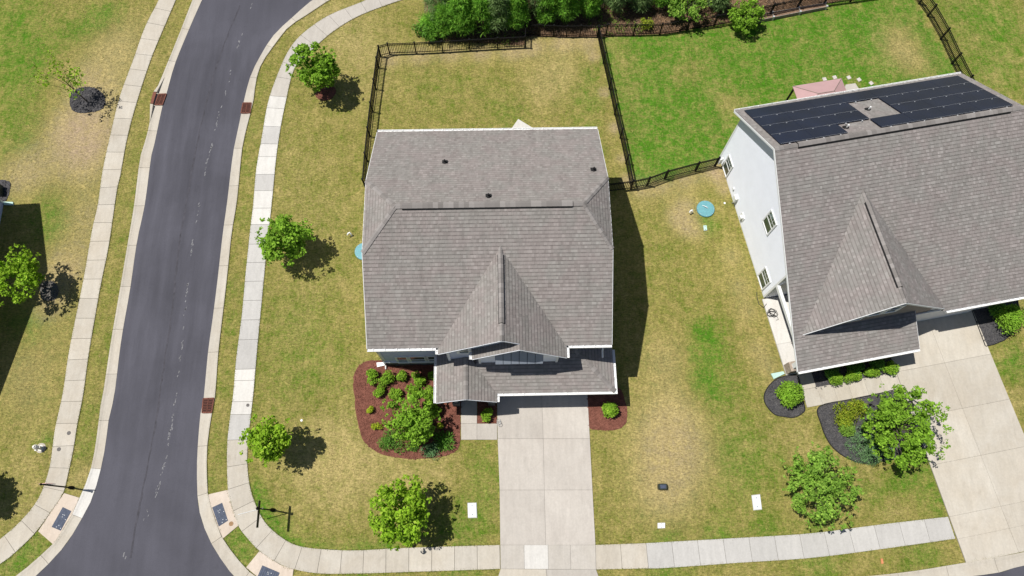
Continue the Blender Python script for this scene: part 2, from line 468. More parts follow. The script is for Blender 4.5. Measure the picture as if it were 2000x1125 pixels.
# dry zones of the middle lot
bl([(-12.63,36.30),(-14.21,37.25),(-10.32,35.36),(-10.97,33.57),(-9.37,30.92)], 2.2, -.10, .35)
bl([(-14.04,25.19),(-13.11,22.05),(-11.63,20.51),(-11.40,16.85),(-12.53,14.07)], 2.4, .02, .2)
bl([(-13.73,12.73),(-12.29,10.71),(-10.89,8.75),(-13.31,7.53)], 2.6, .08, .0)
bl([(-10.75,6.56),(-10.01,4.42),(-8.75,3.51),(-11.84,4.46),(-10.51,2.66)], 2.2, -.12, .35)
bl([(-5.72,3.45),(-3.90,3.71),(-8.18,4.38)], 1.3, -.15, .4)
bl([(-1.46,4.26),(-1.47,2.49),(-1.78,0.77),(-3.26,0.24)], 1.4, .16, -.1)
bl([(-3.46,25.02),(-4.23,29.98),(-0.57,30.78),(-5.72,31.73)], 2.6, .06)
bl([(3.85,31.15),(3.07,29.87),(4.63,32.01)], 1.8, -.12, .4, .05)
bl([(0.85,28.22),(5.27,29.84),(6.20,26.89)], 1.6, .15)
bl([(-7.98,32.99),(-5.75,33.13),(-3.52,33.28),(-1.29,33.33),(0.95,33.39),(2.46,33.81),(4.72,34.14),(6.60,34.20)], .9, -.3, .6, .45)
bl([(6.90,32.86),(7.46,29.80),(8.00,26.86),(8.37,24.43),(8.57,22.85)], .45, -.3, .6, .5)
bl([(6.46,31.54),(6.71,29.39)], 1.0, .22)
# between the houses
bl([(10.12,10.30),(10.14,7.09),(10.62,5.54),(11.09,4.01),(9.04,5.26),(9.17,3.16),(9.35,1.70)], 1.9, -.2, .45, .14)
bl([(12.58,12.25),(12.53,10.26),(12.07,8.96),(13.11,8.30),(12.76,10.91)], 1.1, .30, -.3)
bl([(12.76,5.19),(14.16,3.95),(15.77,4.52),(13.06,2.50)], 2.4, .10)
bl([(12.45,20.86),(12.13,19.36),(11.68,20.12),(12.95,18.97)], .8, -.2, .5, .3)
bl([(13.67,19.33),(14.44,20.07),(13.82,21.41),(14.35,20.83),(13.17,21.15)], .7, .55)
bl([(15.12,17.10),(15.36,14.96),(15.64,13.22),(15.99,10.85),(16.46,9.53)], .9, -.15, .45, .18)
bl([(14.83,23.53),(15.04,22.94),(15.18,21.96)], .5, -.2, .3, .45)
bl([(10.72,20.89),(10.80,17.91),(10.87,15.04),(14.21,12.22),(14.54,9.56),(12.97,7.04)], 1.8, .07)
bl([(9.42,22.06),(10.83,22.23),(12.64,22.78),(14.45,23.34)], .9, -.25, .55, .3)
bl([(15.90,5.44),(17.76,5.40),(18.46,3.87)], 1.0, -.1, .4)
bl([(24.80,3.15),(23.45,2.59),(25.34,1.38),(21.52,2.04),(18.16,0.09),(15.12,-0.27),(12.13,-0.35),(9.16,-0.35)], 1.0, .28, -.2)
bl([(21.68,2.92),(22.51,0.86)], .8, -.15, .5)
bl([(32.35,9.89),(31.54,9.25)], 1.2, .2)
bl([(31.54,7.32),(31.08,4.84)], .9, -.1, .4)
# neighbour's lush yard
bl([(10.30,33.25),(12.17,33.22),(10.39,29.76),(11.71,28.05),(10.03,25.20),(13.39,26.78),(15.43,28.83),(14.34,25.54),(12.96,29.72),(17.46,30.51),(18.86,32.68),(21.61,33.53),(23.71,34.86),(25.00,33.48),(21.66,31.31),(27.51,34.80),(25.85,36.21),(16.67,33.15),(9.19,23.62),(10.99,23.99)], 2.0, .05, -.05)
bl([(9.27,31.94),(8.83,33.72),(9.29,29.78),(8.90,26.85),(16.21,29.24),(16.47,28.39),(14.28,31.86),(13.08,31.01)], 1.2, -.3, .25, .04)
bl([(29.80,34.77),(29.73,32.51),(28.78,33.42),(30.67,31.61)], 1.6, -.28, .3, .08)
bl([(27.30,35.72),(28.11,33.88),(28.71,32.08)], .8, .10, .5)
bl([(35.34,35.61),(37.10,36.51),(34.12,37.02),(38.18,34.64)], 2.2, .16)
bl([(34.51,32.00),(35.97,30.22),(37.51,31.95)], 2.6, .12, .1)
BL = np.array(BLOBS)

def inside_n_yard(x, y):
    # right of the middle fence and above the low fence
    (ax, ay), (bx, by) = FENCE_MID
    t = (y-ay)/(by-ay)
    right = x > ax+(bx-ax)*t+.05
    (cx, cy), (dx, dy) = FENCE_LOW
    above = y > cy+(dy-cy)*(x-cx)/(dx-cx)
    (ex, ey), (fx, fy) = FENCE_RIGHT
    left = x < ex+(fx-ex)*(y-ey)/(fy-ey)
    return right & above & left & (y < 60)
def turf(x, y):
    g = np.full(x.shape, .54); d = np.full(x.shape, .35); s = np.zeros(x.shape)
    yard = inside_n_yard(x, y)
    g = np.where(yard, 1.05, g)
    for bx, by, r, bg_, bd, bs in BL:
        q = (x-bx)**2+(y-by)**2
        w = np.exp(-q/(r*r))
        (ay, by2) = (bg_ > .3 and bx > FENCE_MID[0][0] and by > 20), 0
        if ay: w = w*yard
        g += bg_*w; d += bd*w; s += bs*w
    g = .46+np.tanh((g-.46)/.46)*.46
    return np.clip(g, 0, 1), np.clip(d, 0, 1)*.9, np.clip(s, 0, .75)

def axis(lo, hi, step, far):
    core = np.arange(lo, hi+step/2, step)
    out = np.array([1, 4, 12, 30, 70, 160.])
    return np.concatenate([lo-out[::-1], core, hi+out]) if far else core
gx = axis(-42, 42, .4, True); gy = axis(-12, 52, .4, True)
X, Y = np.meshgrid(gx, gy)
nx, ny = len(gx), len(gy)
Vg = np.stack([X.ravel(), Y.ravel(), np.zeros(X.size)], 1)
i = np.arange(nx-1)[None, :]; j = np.arange(ny-1)[:, None]
a = (j*nx+i).ravel()
Fg = np.stack([a, a+1, a+nx+1, a+nx], 1)
me = mesh_np('lawn', Vg, Fg, MAT['grass'])
ca = me.color_attributes.new('turf', 'FLOAT_COLOR', 'POINT')
tg, td, ts = turf(X.ravel(), Y.ravel())
ca.data.foreach_set('color', np.stack([tg, td, ts, np.ones_like(tg)], 1).astype(np.float32).ravel())
tag(link('lawn', me), 'patchy straw and green lawn grass around the houses', kind='structure')

# ---------------------------------------------------------------- polylines and paved strips
def catmull(pts, k=6, closed=False):
    P = [Vector((p[0], p[1], 0)) for p in pts]; n = len(P); out = []
    rngi = range(n if closed else n-1)
    for i in rngi:
        if closed: p0, p1, p2, p3 = P[(i-1) % n], P[i], P[(i+1) % n], P[(i+2) % n]
        else: p0, p1, p2, p3 = P[max(i-1, 0)], P[i], P[i+1], P[min(i+2, n-1)]
        for s in range(k):
            t = s/k
            q = .5*((2*p1)+(p2-p0)*t+(2*p0-5*p1+4*p2-p3)*t*t+(3*p1-p0-3*p2+p3)*t**3)
            out.append((q.x, q.y))
    if not closed: out.append((P[-1].x, P[-1].y))
    return out
def arclen(pts):
    p = np.array(pts); d = np.hypot(*np.diff(p, axis=0).T)
    return p, np.concatenate([[0], np.cumsum(d)])
def at_len(p, L, s):
    return np.array([np.interp(s, L, p[:, 0]), np.interp(s, L, p[:, 1])])
def project_on(p, L, q):
    best = 1e9; bs = 0
    for i in range(len(p)-1):
        a, b = p[i], p[i+1]; d = b-a; l2 = d@d
        t = 0 if l2 == 0 else np.clip((q-a)@d/l2, 0, 1)
        r = np.hypot(*(a+d*t-q))
        if r < best: best = r; bs = L[i]+t*math.sqrt(l2)
    return bs
def offset_poly(pts, d):
    p = np.array(pts); t = np.gradient(p, axis=0); t /= np.hypot(t[:, 0], t[:, 1])[:, None]
    return [(p[i, 0]-t[i, 1]*d, p[i, 1]+t[i, 0]*d) for i in range(len(p))]

class Strip:
    """a ribbon between two edges; pairs along the first edge are matched to the nearest place on the second"""
    def __init__(s, e1, e2):
        s.p1, s.L1 = arclen(catmull(e1, 6)); s.p2, s.L2 = arclen(catmull(e2, 6))
        n = 160
        s.s1 = np.linspace(0, s.L1[-1], n)
        f = np.array([project_on(s.p2, s.L2, at_len(s.p1, s.L1, q)) for q in s.s1])
        f = np.maximum.accumulate(f); f[-1] = max(f[-1], f[-2])
        k = np.ones(9)/9; fp = np.concatenate([2*f[0]-f[4:0:-1], f, 2*f[-1]-f[-2:-6:-1]])
        s.s2 = np.clip(np.maximum.accumulate(np.convolve(fp, k, 'valid')), 0, s.L2[-1])
        if s.L2[-1]-s.s2[-1] < 1: s.s2[-1] = s.L2[-1]
        if s.s2[0] < 1: s.s2[0] = 0
    def pair(s, q):
        return at_len(s.p1, s.L1, q), at_len(s.p2, s.L2, np.interp(q, s.s1, s.s2))
    def length(s): return s.L1[-1]
    def locate(s, pt): return project_on(s.p1, s.L1, np.array(pt))

def panel_mesh(name, strip, q0, q1, prof, mat, parent, gap=.010, sub=3):
    """prof: list of (across 0..1, z). A solid slab piece of the ribbon between q0 and q1"""
    mb = MB(); k = len(prof); V = []
    for a in range(sub+1):
        q = q0+gap+(q1-q0-2*gap)*a/sub
        A, B = strip.pair(q)
        for (t, z) in prof: V.append((A[0]+(B[0]-A[0])*t, A[1]+(B[1]-A[1])*t, z))
    F = []
    for a in range(sub):
        for b in range(k-1):
            F.append((a*k+b, a*k+b+1, (a+1)*k+b+1, (a+1)*k+b))
    n = len(V)
    V2 = V+[(v[0], v[1], .004) for v in V]
    for a in range(sub):
        F.append((a*k, (a+1)*k, n+(a+1)*k, n+a*k)); F.append((a*k+k-1, n+a*k+k-1, n+(a+1)*k+k-1, (a+1)*k+k-1))
    for b in range(k-1):
        F.append((b, n+b, n+b+1, b+1)); F.append((sub*k+b, sub*k+b+1, n+sub*k+b+1, n+sub*k+b))
    mb.add(V2, F)
    o = mb.build(name, MAT[mat], parent)
    # make face orientation consistent
    me = o.data
    import bmesh
    bm = bmesh.new(); bm.from_mesh(me); bmesh.ops.recalc_face_normals(bm, faces=bm.faces)
    if sum(f.normal.z*f.calc_area() for f in bm.faces) < 0: bmesh.ops.reverse_faces(bm, faces=bm.faces)
    bm.to_mesh(me); bm.free()
    return o
def base_ribbon(name, strip, z, mat, inset=.0, label=None):
    V = []; n = 90
    for a in range(n+1):
        A, B = strip.pair(strip.length()*a/n)
        C1 = A+(B-A)*inset; C2 = B+(A-B)*inset
        V += [(C1[0], C1[1], z), (C2[0], C2[1], z)]
    F = [(2*a, 2*a+1, 2*a+3, 2*a+2) for a in range(n)]
    me = mesh_np(name, V, F, MAT[mat])
    import bmesh
    bm = bmesh.new(); bm.from_mesh(me)
    for f in bm.faces:
        if f.normal.z < 0: f.normal_flip()
    bm.to_mesh(me); bm.free()
    o = link(name, me)
    return tag(o, label, kind='structure')

# left street edges
A_L = [(-19.79,43.60),(-21.28,41.15),(-22.11,38.30),(-22.83,35.27),(-23.40,32.52),(-23.65,30.07),(-23.79,29.19),(-23.93,26.11),(-24.01,25.00),(-23.92,21.47),(-24.04,18.83),(-23.99,15.41),(-24.03,12.08),(-23.91,8.68),(-24.01,7.21),(-23.96,5.56),(-24.01,4.19),(-24.24,2.53),(-24.73,1.23),(-25.24,0.15),(-25.92,-0.78),(-26.75,-1.68),(-27.93,-2.67),(-29.98,-3.68),(-33.65,-4.77)]
GL_L = [(-20.77,43.61),(-22.18,41.16),(-22.79,38.31),(-23.36,35.37),(-23.88,32.83),(-24.17,31.45),(-24.46,30.17),(-24.53,29.12),(-24.47,27.71),(-24.60,26.12),(-24.73,24.85),(-24.61,21.48),(-24.61,18.84),(-24.62,15.42),(-24.64,12.09),(-24.59,8.69),(-24.62,8.06),(-24.53,5.69),(-24.58,4.20),(-24.80,3.09),(-24.96,2.54),(-25.22,1.66),(-25.68,0.66),(-26.07,0.02),(-27.63,-1.48),(-28.87,-2.26),(-30.41,-3.02),(-33.83,-4.04)]
A_R = [(-8.28,41.46),(-12.06,39.48),(-13.86,38.18),(-15.09,36.80),(-16.55,34.95),(-17.53,32.61),(-17.90,31.22),(-18.14,29.10),(-18.27,27.32),(-18.43,25.18),(-18.43,21.58),(-18.47,19.32),(-18.45,16.12),(-18.46,13.66),(-18.50,11.28),(-18.43,8.57),(-18.45,7.94),(-18.51,7.20),(-18.38,4.61),(-18.11,2.61),(-17.92,1.80),(-17.55,0.89),(-16.96,-0.13),(-16.27,-1.03),(-15.55,-1.83),(-14.74,-2.46),(-13.01,-3.16),(-9.83,-3.52),(4.94,-3.69),(14.68,-3.49),(26.56,-2.71),(29.61,-2.20),(35.86,-1.16),(42.28,0.04)]
GL_R = [(-7.68,40.96),(-10.52,39.46),(-12.56,38.16),(-14.04,36.92),(-15.42,35.75),(-16.24,34.38),(-17.12,32.60),(-17.39,31.22),(-17.43,29.39),(-17.49,28.80),(-17.59,28.05),(-17.80,26.18),(-17.83,24.74),(-17.78,21.57),(-17.88,19.31),(-17.85,16.11),(-17.85,13.27),(-17.85,11.14),(-17.74,8.56),(-17.79,7.62),(-17.84,6.97),(-17.86,5.35),(-17.70,3.86),(-17.47,2.51),(-17.18,1.79),(-16.69,0.76),(-16.36,0.16),(-15.59,-0.74),(-14.90,-1.43),(-14.11,-2.02),(-12.47,-2.64),(-9.86,-2.96),(-0.50,-3.10),(4.97,-3.08),(11.83,-3.03),(21.24,-2.54),(25.64,-2.06),(29.79,-1.48),(36.07,-0.46),(42.53,0.76)]
SW_L_R = [(-22.55,43.63),(-23.55,40.70),(-24.05,38.33),(-24.63,35.66),(-25.16,33.03),(-25.63,29.51),(-25.87,26.59),(-25.89,23.61),(-25.95,22.65),(-25.84,18.54),(-25.91,16.11),(-25.92,13.42),(-25.90,11.06),(-25.81,8.71),(-25.85,6.78),(-25.82,5.38),(-25.89,3.69),(-25.97,2.88),(-26.50,1.83),(-27.22,0.63),(-28.19,-0.43),(-28.86,-0.96),(-30.38,-1.90),(-32.74,-2.76)]
SW_L_L = [(-23.92,43.65),(-24.83,40.72),(-25.31,38.34),(-25.98,35.90),(-26.41,33.05),(-26.89,30.00),(-27.06,27.01),(-27.14,24.06),(-27.04,21.52),(-27.11,19.73),(-27.08,16.13),(-27.13,13.44),(-27.15,11.31),(-27.06,8.73),(-27.13,6.59),(-27.03,4.66),(-27.13,3.51),(-27.41,2.45),(-28.09,1.41),(-28.96,0.53),(-30.41,-0.47),(-33.10,-1.31)]
SW_R_O = [(-5.52,40.06),(-7.81,39.04),(-9.51,38.26),(-10.44,37.80),(-12.66,36.67),(-14.43,35.08),(-15.36,33.50),(-16.06,31.02),(-16.41,29.08),(-16.56,26.56),(-16.71,24.01),(-16.66,21.35),(-16.68,19.81),(-16.67,16.33),(-16.63,13.63),(-16.69,10.76),(-16.64,8.54),(-16.68,7.16),(-16.69,5.75),(-16.58,4.46),(-16.34,2.78),(-16.11,2.17),(-15.54,0.85),(-14.91,0.13),(-14.21,-0.52),(-12.95,-1.28),(-12.22,-1.54),(-10.75,-1.81),(-8.48,-1.86),(-5.81,-1.84),(-0.42,-1.78)]
SW_R_I = [(-4.34,39.09),(-6.63,38.27),(-7.96,37.77),(-10.38,36.64),(-12.17,35.29),(-13.38,33.96),(-14.26,32.87),(-14.84,31.78),(-15.11,29.64),(-15.32,27.44),(-15.43,24.98),(-15.43,22.20),(-15.44,20.31),(-15.47,18.10),(-15.46,14.70),(-15.46,12.29),(-15.44,10.18),(-15.42,8.52),(-15.44,7.26),(-15.45,5.30),(-15.32,4.02),(-15.07,2.97),(-14.72,2.14),(-14.10,1.11),(-13.35,0.41),(-12.41,-0.17),(-11.45,-0.43),(-10.01,-0.57),(-8.54,-0.63),(-5.85,-0.55),(-0.43,-0.50)]
SW_E_I = [(5.08,-0.61),(7.96,-0.57),(9.15,-0.53),(13.71,-0.38),(17.64,-0.22),(21.98,0.20),(25.79,0.53)]
SW_E_O = [(5.04,-1.92),(7.85,-1.92),(9.02,-1.92),(13.21,-1.73),(17.43,-1.55),(21.73,-1.14),(25.95,-0.68)]

road_poly = catmull(A_L, 5)+[(p[0], p[1]) for p in [(-42.74,-10.63),(59.81,-12.85)]]+list(reversed(catmull(A_R, 5)))
mb = MB(); mb.add([(p[0], p[1], .012) for p in road_poly], [tuple(range(len(road_poly)))])
o = mb.build('road', MAT['asphalt'], label='smooth grey asphalt street curving past the corner', kind='structure')
if o.data.polygons[0].normal.z < 0: o.data.flip_normals()

# the worn carriageway: same asphalt, tracks polished by tyres, grit collecting near the gutters
AL2 = [(-22.11,38.30),(-22.83,35.27),(-23.40,32.52),(-23.65,30.07),(-23.79,29.19),(-23.93,26.11),(-24.01,25.00),(-23.92,21.47),(-24.04,18.83),(-23.99,15.41),(-24.03,12.08),(-23.91,8.68),(-24.01,7.21),(-23.96,5.56),(-24.01,4.19),(-24.24,2.53)]
AR2 = [(-13.86,38.18),(-15.09,36.80),(-16.55,34.95),(-17.53,32.61),(-17.90,31.22),(-18.14,29.10),(-18.27,27.32),(-18.43,25.18),(-18.43,21.58),(-18.47,19.32),(-18.45,16.12),(-18.46,13.66),(-18.50,11.28),(-18.43,8.57),(-18.45,7.94),(-18.51,7.20),(-18.38,4.61),(-18.11,2.61)]
stp = Strip(AL2, AR2); NA_, NB2 = 100, 24; V = []; WR = []
for a in range(NA_+1):
    A, B = stp.pair(stp.length()*a/NA_); fade = min(1, a/12, (NA_-a)/18)
    for b in range(NB2+1):
        t_ = .01+.98*b/NB2; q = A+(B-A)*t_
        V.append((q[0], q[1], .0145))
        lane = sum(math.exp(-((t_-c)/.055)**2) for c in (.16, .36, .62, .84))
        grit = math.exp(-(t_/.05)**2)+math.exp(-((1-t_)/.05)**2)
        ef = fade*min(1, t_/.03, (1-t_)/.03)
        WR.append((1+ef*(.10*lane-.06)+fade*.12*grit*0-.05*ef*(1-abs(2*t_-1)), ef, 0, 1))
a = (np.arange(NB2)[None, :]+np.arange(NA_)[:, None]*(NB2+1)).ravel()
me = mesh_np('road_wear', V, np.stack([a, a+1, a+NB2+2, a+NB2+1], 1), MAT['asphalt_lanes'])
if me.polygons[0].normal.z < 0: me.flip_normals()
ca = me.color_attributes.new('wear', 'FLOAT_COLOR', 'POINT'); ca.data.foreach_set('color', np.array(WR, dtype=np.float32).ravel())
tag(link('road_wear', me), 'tyre worn lanes of the street surface', kind='structure')

def ribbon_line(name, pts, w, z, mat, label=None, wobble=0):
    c = catmull(pts, 6); r = random.Random(3)
    l = offset_poly(c, w/2); rr = offset_poly(c, -w/2); V = []
    for p, q in zip(l, rr):
        e = r.uniform(-wobble, wobble)
        V += [(p[0]+e, p[1], z), (q[0]+e*.3, q[1], z)]
    F = [(2*a, 2*a+1, 2*a+3, 2*a+2) for a in range(len(c)-1)]
    me = mesh_np(name, V, F, MAT[mat])
    if me.polygons[0].normal.z < 0: me.flip_normals()
    return tag(link(name, me), label, kind='structure')
ribbon_line('asphalt_seam', [(-19.23,37.74),(-19.78,35.40),(-20.29,32.96),(-20.65,30.32),(-20.89,27.53),(-21.09,24.51),(-21.14,22.41),(-21.19,20.41),(-21.26,18.57),(-21.21,16.41),(-21.13,14.80),(-21.11,12.96),(-21.14,10.84),(-21.14,8.78),(-21.18,6.14),(-21.29,3.75),(-21.46,1.44),(-21.51,-0.78)], .10, .017, 'seam', 'dark paving seam along the street', .05)
# faint worn line of paint flecks
mb = MB(); r = random.Random(11)
line = catmull([(-18.29,38.24),(-18.66,35.48),(-18.96,34.36),(-19.27,32.37),(-19.40,30.86),(-19.71,28.75),(-19.79,27.92),(-19.94,26.09),(-20.13,24.70),(-20.14,23.32),(-20.27,21.48),(-20.33,20.28),(-20.37,18.19),(-20.39,17.00),(-20.31,14.79),(-20.26,13.62),(-20.19,11.35),(-20.17,10.21),(-20.13,7.04),(-20.25,6.28),(-20.22,5.22),(-20.35,4.12),(-20.50,3.00),(-20.69,2.29),(-21.28,0.60),(-21.87,-0.72)], 8)
for i, p in enumerate(line):
    if r.random() < .62: continue
    for k in range(r.randint(1, 3)):
        x = p[0]+r.uniform(-.06, .06); y = p[1]+r.uniform(-.2, .2); w = r.uniform(.015, .045); h = r.uniform(.03, .16)
        n = 7; tl = r.uniform(.05, .35)
        poly = []
        for j in range(n):
            t = 2*math.pi*j/n; q = h*math.sin(t)*r.uniform(.75, 1.1)
            poly.append((x+math.cos(t)*w*r.uniform(.7, 1.2)+tl*q, y+q, .018))
        mb.add(poly, [tuple(range(n))])
mb.build('road_marking', MAT['paint'], label='faint worn dotted paint line on the street', kind='structure')

def paved(name, e1, e2, step, prof, matf, label, base='joint', bz=.012, breaks=None):
    st = Strip(e1, e2)
    root = base_ribbon(name, st, bz, base, .02, label)
    n = max(1, round(st.length()/step)); q = [st.length()*k/n for k in range(n+1)]
    if breaks:
        for pt in breaks:
            s = st.locate(pt); k = int(np.argmin([abs(v-s) for v in q]))
            if 0 < k < n: q[k] = s
        q = sorted(q)
    for k in range(n):
        if q[k+1]-q[k] < .3: continue
        A, B = st.pair((q[k]+q[k+1])/2)
        panel_mesh('concrete_panel', st, q[k], q[k+1], prof, matf((A+B)/2, k), root)
    return st, root
def slabprof(z): return [(0, z-.004), (.02, z), (.98, z), (1, z-.004)]
GUT = [(0, .024), (.5, .022), (.72, .034), (.86, .058), (1, .062)]
r = random.Random(5)
def gut_mat_l(p, k): return 'conc_tan' if not (-29.5 < p[0] < -22.5 and 1.5 < p[1] < 4.2) else 'conc_new'
def gut_mat_r(p, k): return r.choice(['conc_tan', 'conc_tan', 'conc_old'])
paved('gutter', A_L, GL_L, 2.9, GUT, gut_mat_l, 'pale concrete rolled gutter along the left kerb of the street')
paved('gutter', A_R, GL_R, 2.9, GUT, gut_mat_r, 'pale concrete rolled gutter round the right kerb and corner')
paved('sidewalk', SW_L_R, SW_L_L, 1.33, slabprof(.05), lambda p, k: 'conc_tan', 'tan concrete sidewalk left of the street')
WHITE_BANDS = [(-15.11,29.64),(-15.30,27.15),(-15.19,25.89),(-15.31,23.59),(-15.44,22.28),(-15.44,20.31),(-15.46,19.83),(-15.41,10.05),(-15.46,7.29),(-15.49,5.73)]
def sw_mat(p, k):
    y = p[1]; x = p[0]
    W = [w[1] for w in WHITE_BANDS]
    if x > -7 and y < 3: return 'conc_tan' if (k % 5) else 'conc_old'
    if y > W[0]: return 'conc_mid'
    if y > W[1]: return 'conc_new'
    if y > W[2]: return 'conc_grey'
    if y > W[3]: return 'conc_new'
    if y > W[4]: return 'conc_grey'
    if y > W[6]: return 'conc_new'
    if y > W[7]: return 'conc_grey'
    if y > W[8]: return 'conc_new'
    if y > W[9]: return 'conc_grey'
    return 'conc_old'
paved('sidewalk', SW_R_O, SW_R_I, 1.30, slabprof(.05), sw_mat, 'concrete sidewalk with white and grey slabs round the corner lot', breaks=[(-15.11,29.64),(-15.24,27.32),(-15.40,25.90),(-15.59,23.60),(-16.52,19.88),(-16.68,10.08),(-16.70,7.29),(-16.72,5.75)])
paved('sidewalk', SW_E_O, SW_E_I, 1.5, slabprof(.05), lambda p, k: 'conc_tan' if k < 2 else 'conc_grey', 'grey concrete sidewalk between the two driveways')

def quad_panel(parent, poly, z, mat, name='concrete_panel', shrink=.008):
    c = np.mean(np.array(poly), axis=0)
    pp = []
    for p in poly:
        d = np.array(p)-c; L = np.hypot(*d); pp.append(tuple(c+d*(1-shrink/L)))
    a = sum(pp[i][0]*pp[(i+1) % len(pp)][1]-pp[(i+1) % len(pp)][0]*pp[i][1] for i in range(len(pp)))
    if a < 0: pp.reverse()
    mb = MB(); mb.prism(pp, .006, z)
    return mb.build(name, MAT[mat], parent)
def base_sheet(name, poly, z, mat, label):
    a = sum(poly[i][0]*poly[(i+1) % len(poly)][1]-poly[(i+1) % len(poly)][0]*poly[i][1] for i in range(len(poly)))
    if a < 0: poly = list(reversed(poly))
    mb = MB(); mb.add([(p[0], p[1], z) for p in poly], [tuple(range(len(poly)))])
    return mb.build(name, MAT[mat], label=label, kind='structure')
def lerp(a, b, t): return (a[0]+(b[0]-a[0])*t, a[1]+(b[1]-a[1])*t)

# driveway of the middle house
DL = [(-0.47,8.56),(-0.47,5.53),(-0.39,2.55),(-0.40,-0.50),(-0.40,-1.78)]; DM = [(2.35,8.50),(2.28,5.48),(2.24,2.50),(2.22,-0.56),(2.19,-1.86)]; DR = [(5.10,8.45),(5.09,5.43),(5.08,2.45),(5.08,-0.61),(5.04,-1.92)]
apron = [(-0.40,-1.78),(5.04,-1.92),(5.43,-3.11),(-0.87,-3.09)]
dw = base_sheet('driveway', DL+[apron[3], apron[2]]+list(reversed(DR)), .010, 'joint', 'pale concrete driveway of the middle house')
DL[0] = (DL[1][0], 9.0); DM[0] = (DM[1][0], 9.0); DR[0] = (DR[1][0], 9.0)
for k in range(3):
    quad_panel(dw, [DL[k], DM[k], DM[k+1], DL[k+1]], .052, 'conc_drive')
    quad_panel(dw, [DM[k], DR[k], DR[k+1], DM[k+1]], .052, 'conc_drive')
cr = [lerp(DL[3], DR[3], t) for t in (0, .25, .5, .735, 1)]; cb = [lerp(DL[4], DR[4], t) for t in (0, .25, .5, .735, 1)]
for k, m in enumerate(('conc_mid', 'conc_new', 'conc_mid', 'conc_mid')):
    quad_panel(dw, [cr[k], cr[k+1], cb[k+1], cb[k]], .052, m)
quad_panel(dw, [apron[0], DM[4], lerp(apron[3], apron[2], .5), apron[3]], .052, 'conc_tan')
quad_panel(dw, [DM[4], apron[1], apron[2], lerp(apron[3], apron[2], .5)], .052, 'conc_mid')
# front walk
wk = base_sheet('front_walk', [(-2.68,8.28),(-1.70,8.26),(-1.71,6.46),(-0.49,6.44),(-0.50,5.47),(-2.67,5.51)], .010, 'joint', 'pale concrete front walk of the middle house')
quad_panel(wk, [(-2.68,8.34),(-1.70,8.32),(-1.71,6.46),(-2.68,6.48)], .05, 'conc_drive')
quad_panel(wk, [(-2.68,6.48),(-1.71,6.46),(-1.71,5.50),(-2.67,5.51)], .05, 'conc_drive')
quad_panel(wk, [(-1.71,6.46),(-0.49,6.44),(-0.50,5.47),(-1.71,5.50)], .05, 'conc_drive')
# rear patio corner
pt = base_sheet('patio', [(1.27,27.67),(2.40,26.85),(1.86,25.54),(0.27,26.09)], .008, 'joint', 'white concrete patio slab behind the middle house')
quad_panel(pt, [(1.27,27.67),(2.40,26.85),(1.86,25.54),(0.27,26.09)], .06, 'conc_new')

# kerb ramps with tactile plates
def ramp(outline, plate, label):
    root = base_sheet('kerb_ramp', outline, .011, 'joint', label)
    n = len(outline)
    quad_panel(root, outline, .046, 'conc_pink', 'ramp_slab', .01)
    mb = MB(); pl = plate
    a = sum(pl[i][0]*pl[(i+1) % 4][1]-pl[(i+1) % 4][0]*pl[i][1] for i in range(4))
    if a < 0: pl = list(reversed(pl))
    mb.prism(pl, .03, .056)
    t = mb.build('tactile_plate', MAT['slate'], root)
    mb = MB(); rr = random.Random(2)
    for u in np.linspace(.06, .94, 9):
        for v in np.linspace(.04, .96, 18):
            p = lerp(lerp(pl[0], pl[1], u), lerp(pl[3], pl[2], u), v)
            s = .022
            mb.add([(p[0]-s, p[1]-s, .055), (p[0]+s, p[1]-s, .055), (p[0]+s, p[1]+s, .055), (p[0]-s, p[1]+s, .055), (p[0], p[1], .068)], [(0, 1, 4), (1, 2, 4), (2, 3, 4), (3, 0, 4)])
    mb.build('tactile_domes', MAT['dome'], t, kind='stuff')
    mb = MB()
    for k in range(7):
        p = lerp(lerp(pl[0], pl[1], rr.uniform(.08, .92)), lerp(pl[3], pl[2], rr.uniform(.08, .92)), rr.uniform(.05, .95))
        mb.lathe((p[0], p[1], .056), [(.024, 0), (.02, .012), (.0, .016)], 8)
    mb.build('bolt_heads', MAT['white_plastic'], t, kind='stuff')
ramp([(-25.91,2.88),(-24.97,2.60),(-25.22,1.69),(-25.71,0.63),(-26.04,0.05),(-27.02,0.77),(-26.50,1.80)], [(-25.84,2.09),(-25.30,1.85),(-25.72,0.78),(-26.28,1.00)], 'pinkish kerb ramp with slate blue plate at the left corner')
ramp([(-17.52,2.63),(-16.35,2.88),(-16.12,2.17),(-15.54,0.85),(-16.35,0.16),(-16.68,0.76),(-17.16,1.76)], [(-17.16,1.90),(-16.61,2.15),(-16.16,1.14),(-16.66,0.83)], 'pinkish kerb ramp with slate blue plate facing the street')
ramp([(-14.20,-0.55),(-12.95,-1.30),(-12.16,-1.56),(-12.22,-2.65),(-13.07,-2.36),(-14.09,-1.99),(-14.87,-1.41)], [(-13.95,-1.32),(-12.93,-1.73),(-13.18,-2.47),(-14.18,-1.94)], 'pinkish kerb ramp with slate blue plate at the frame bottom')

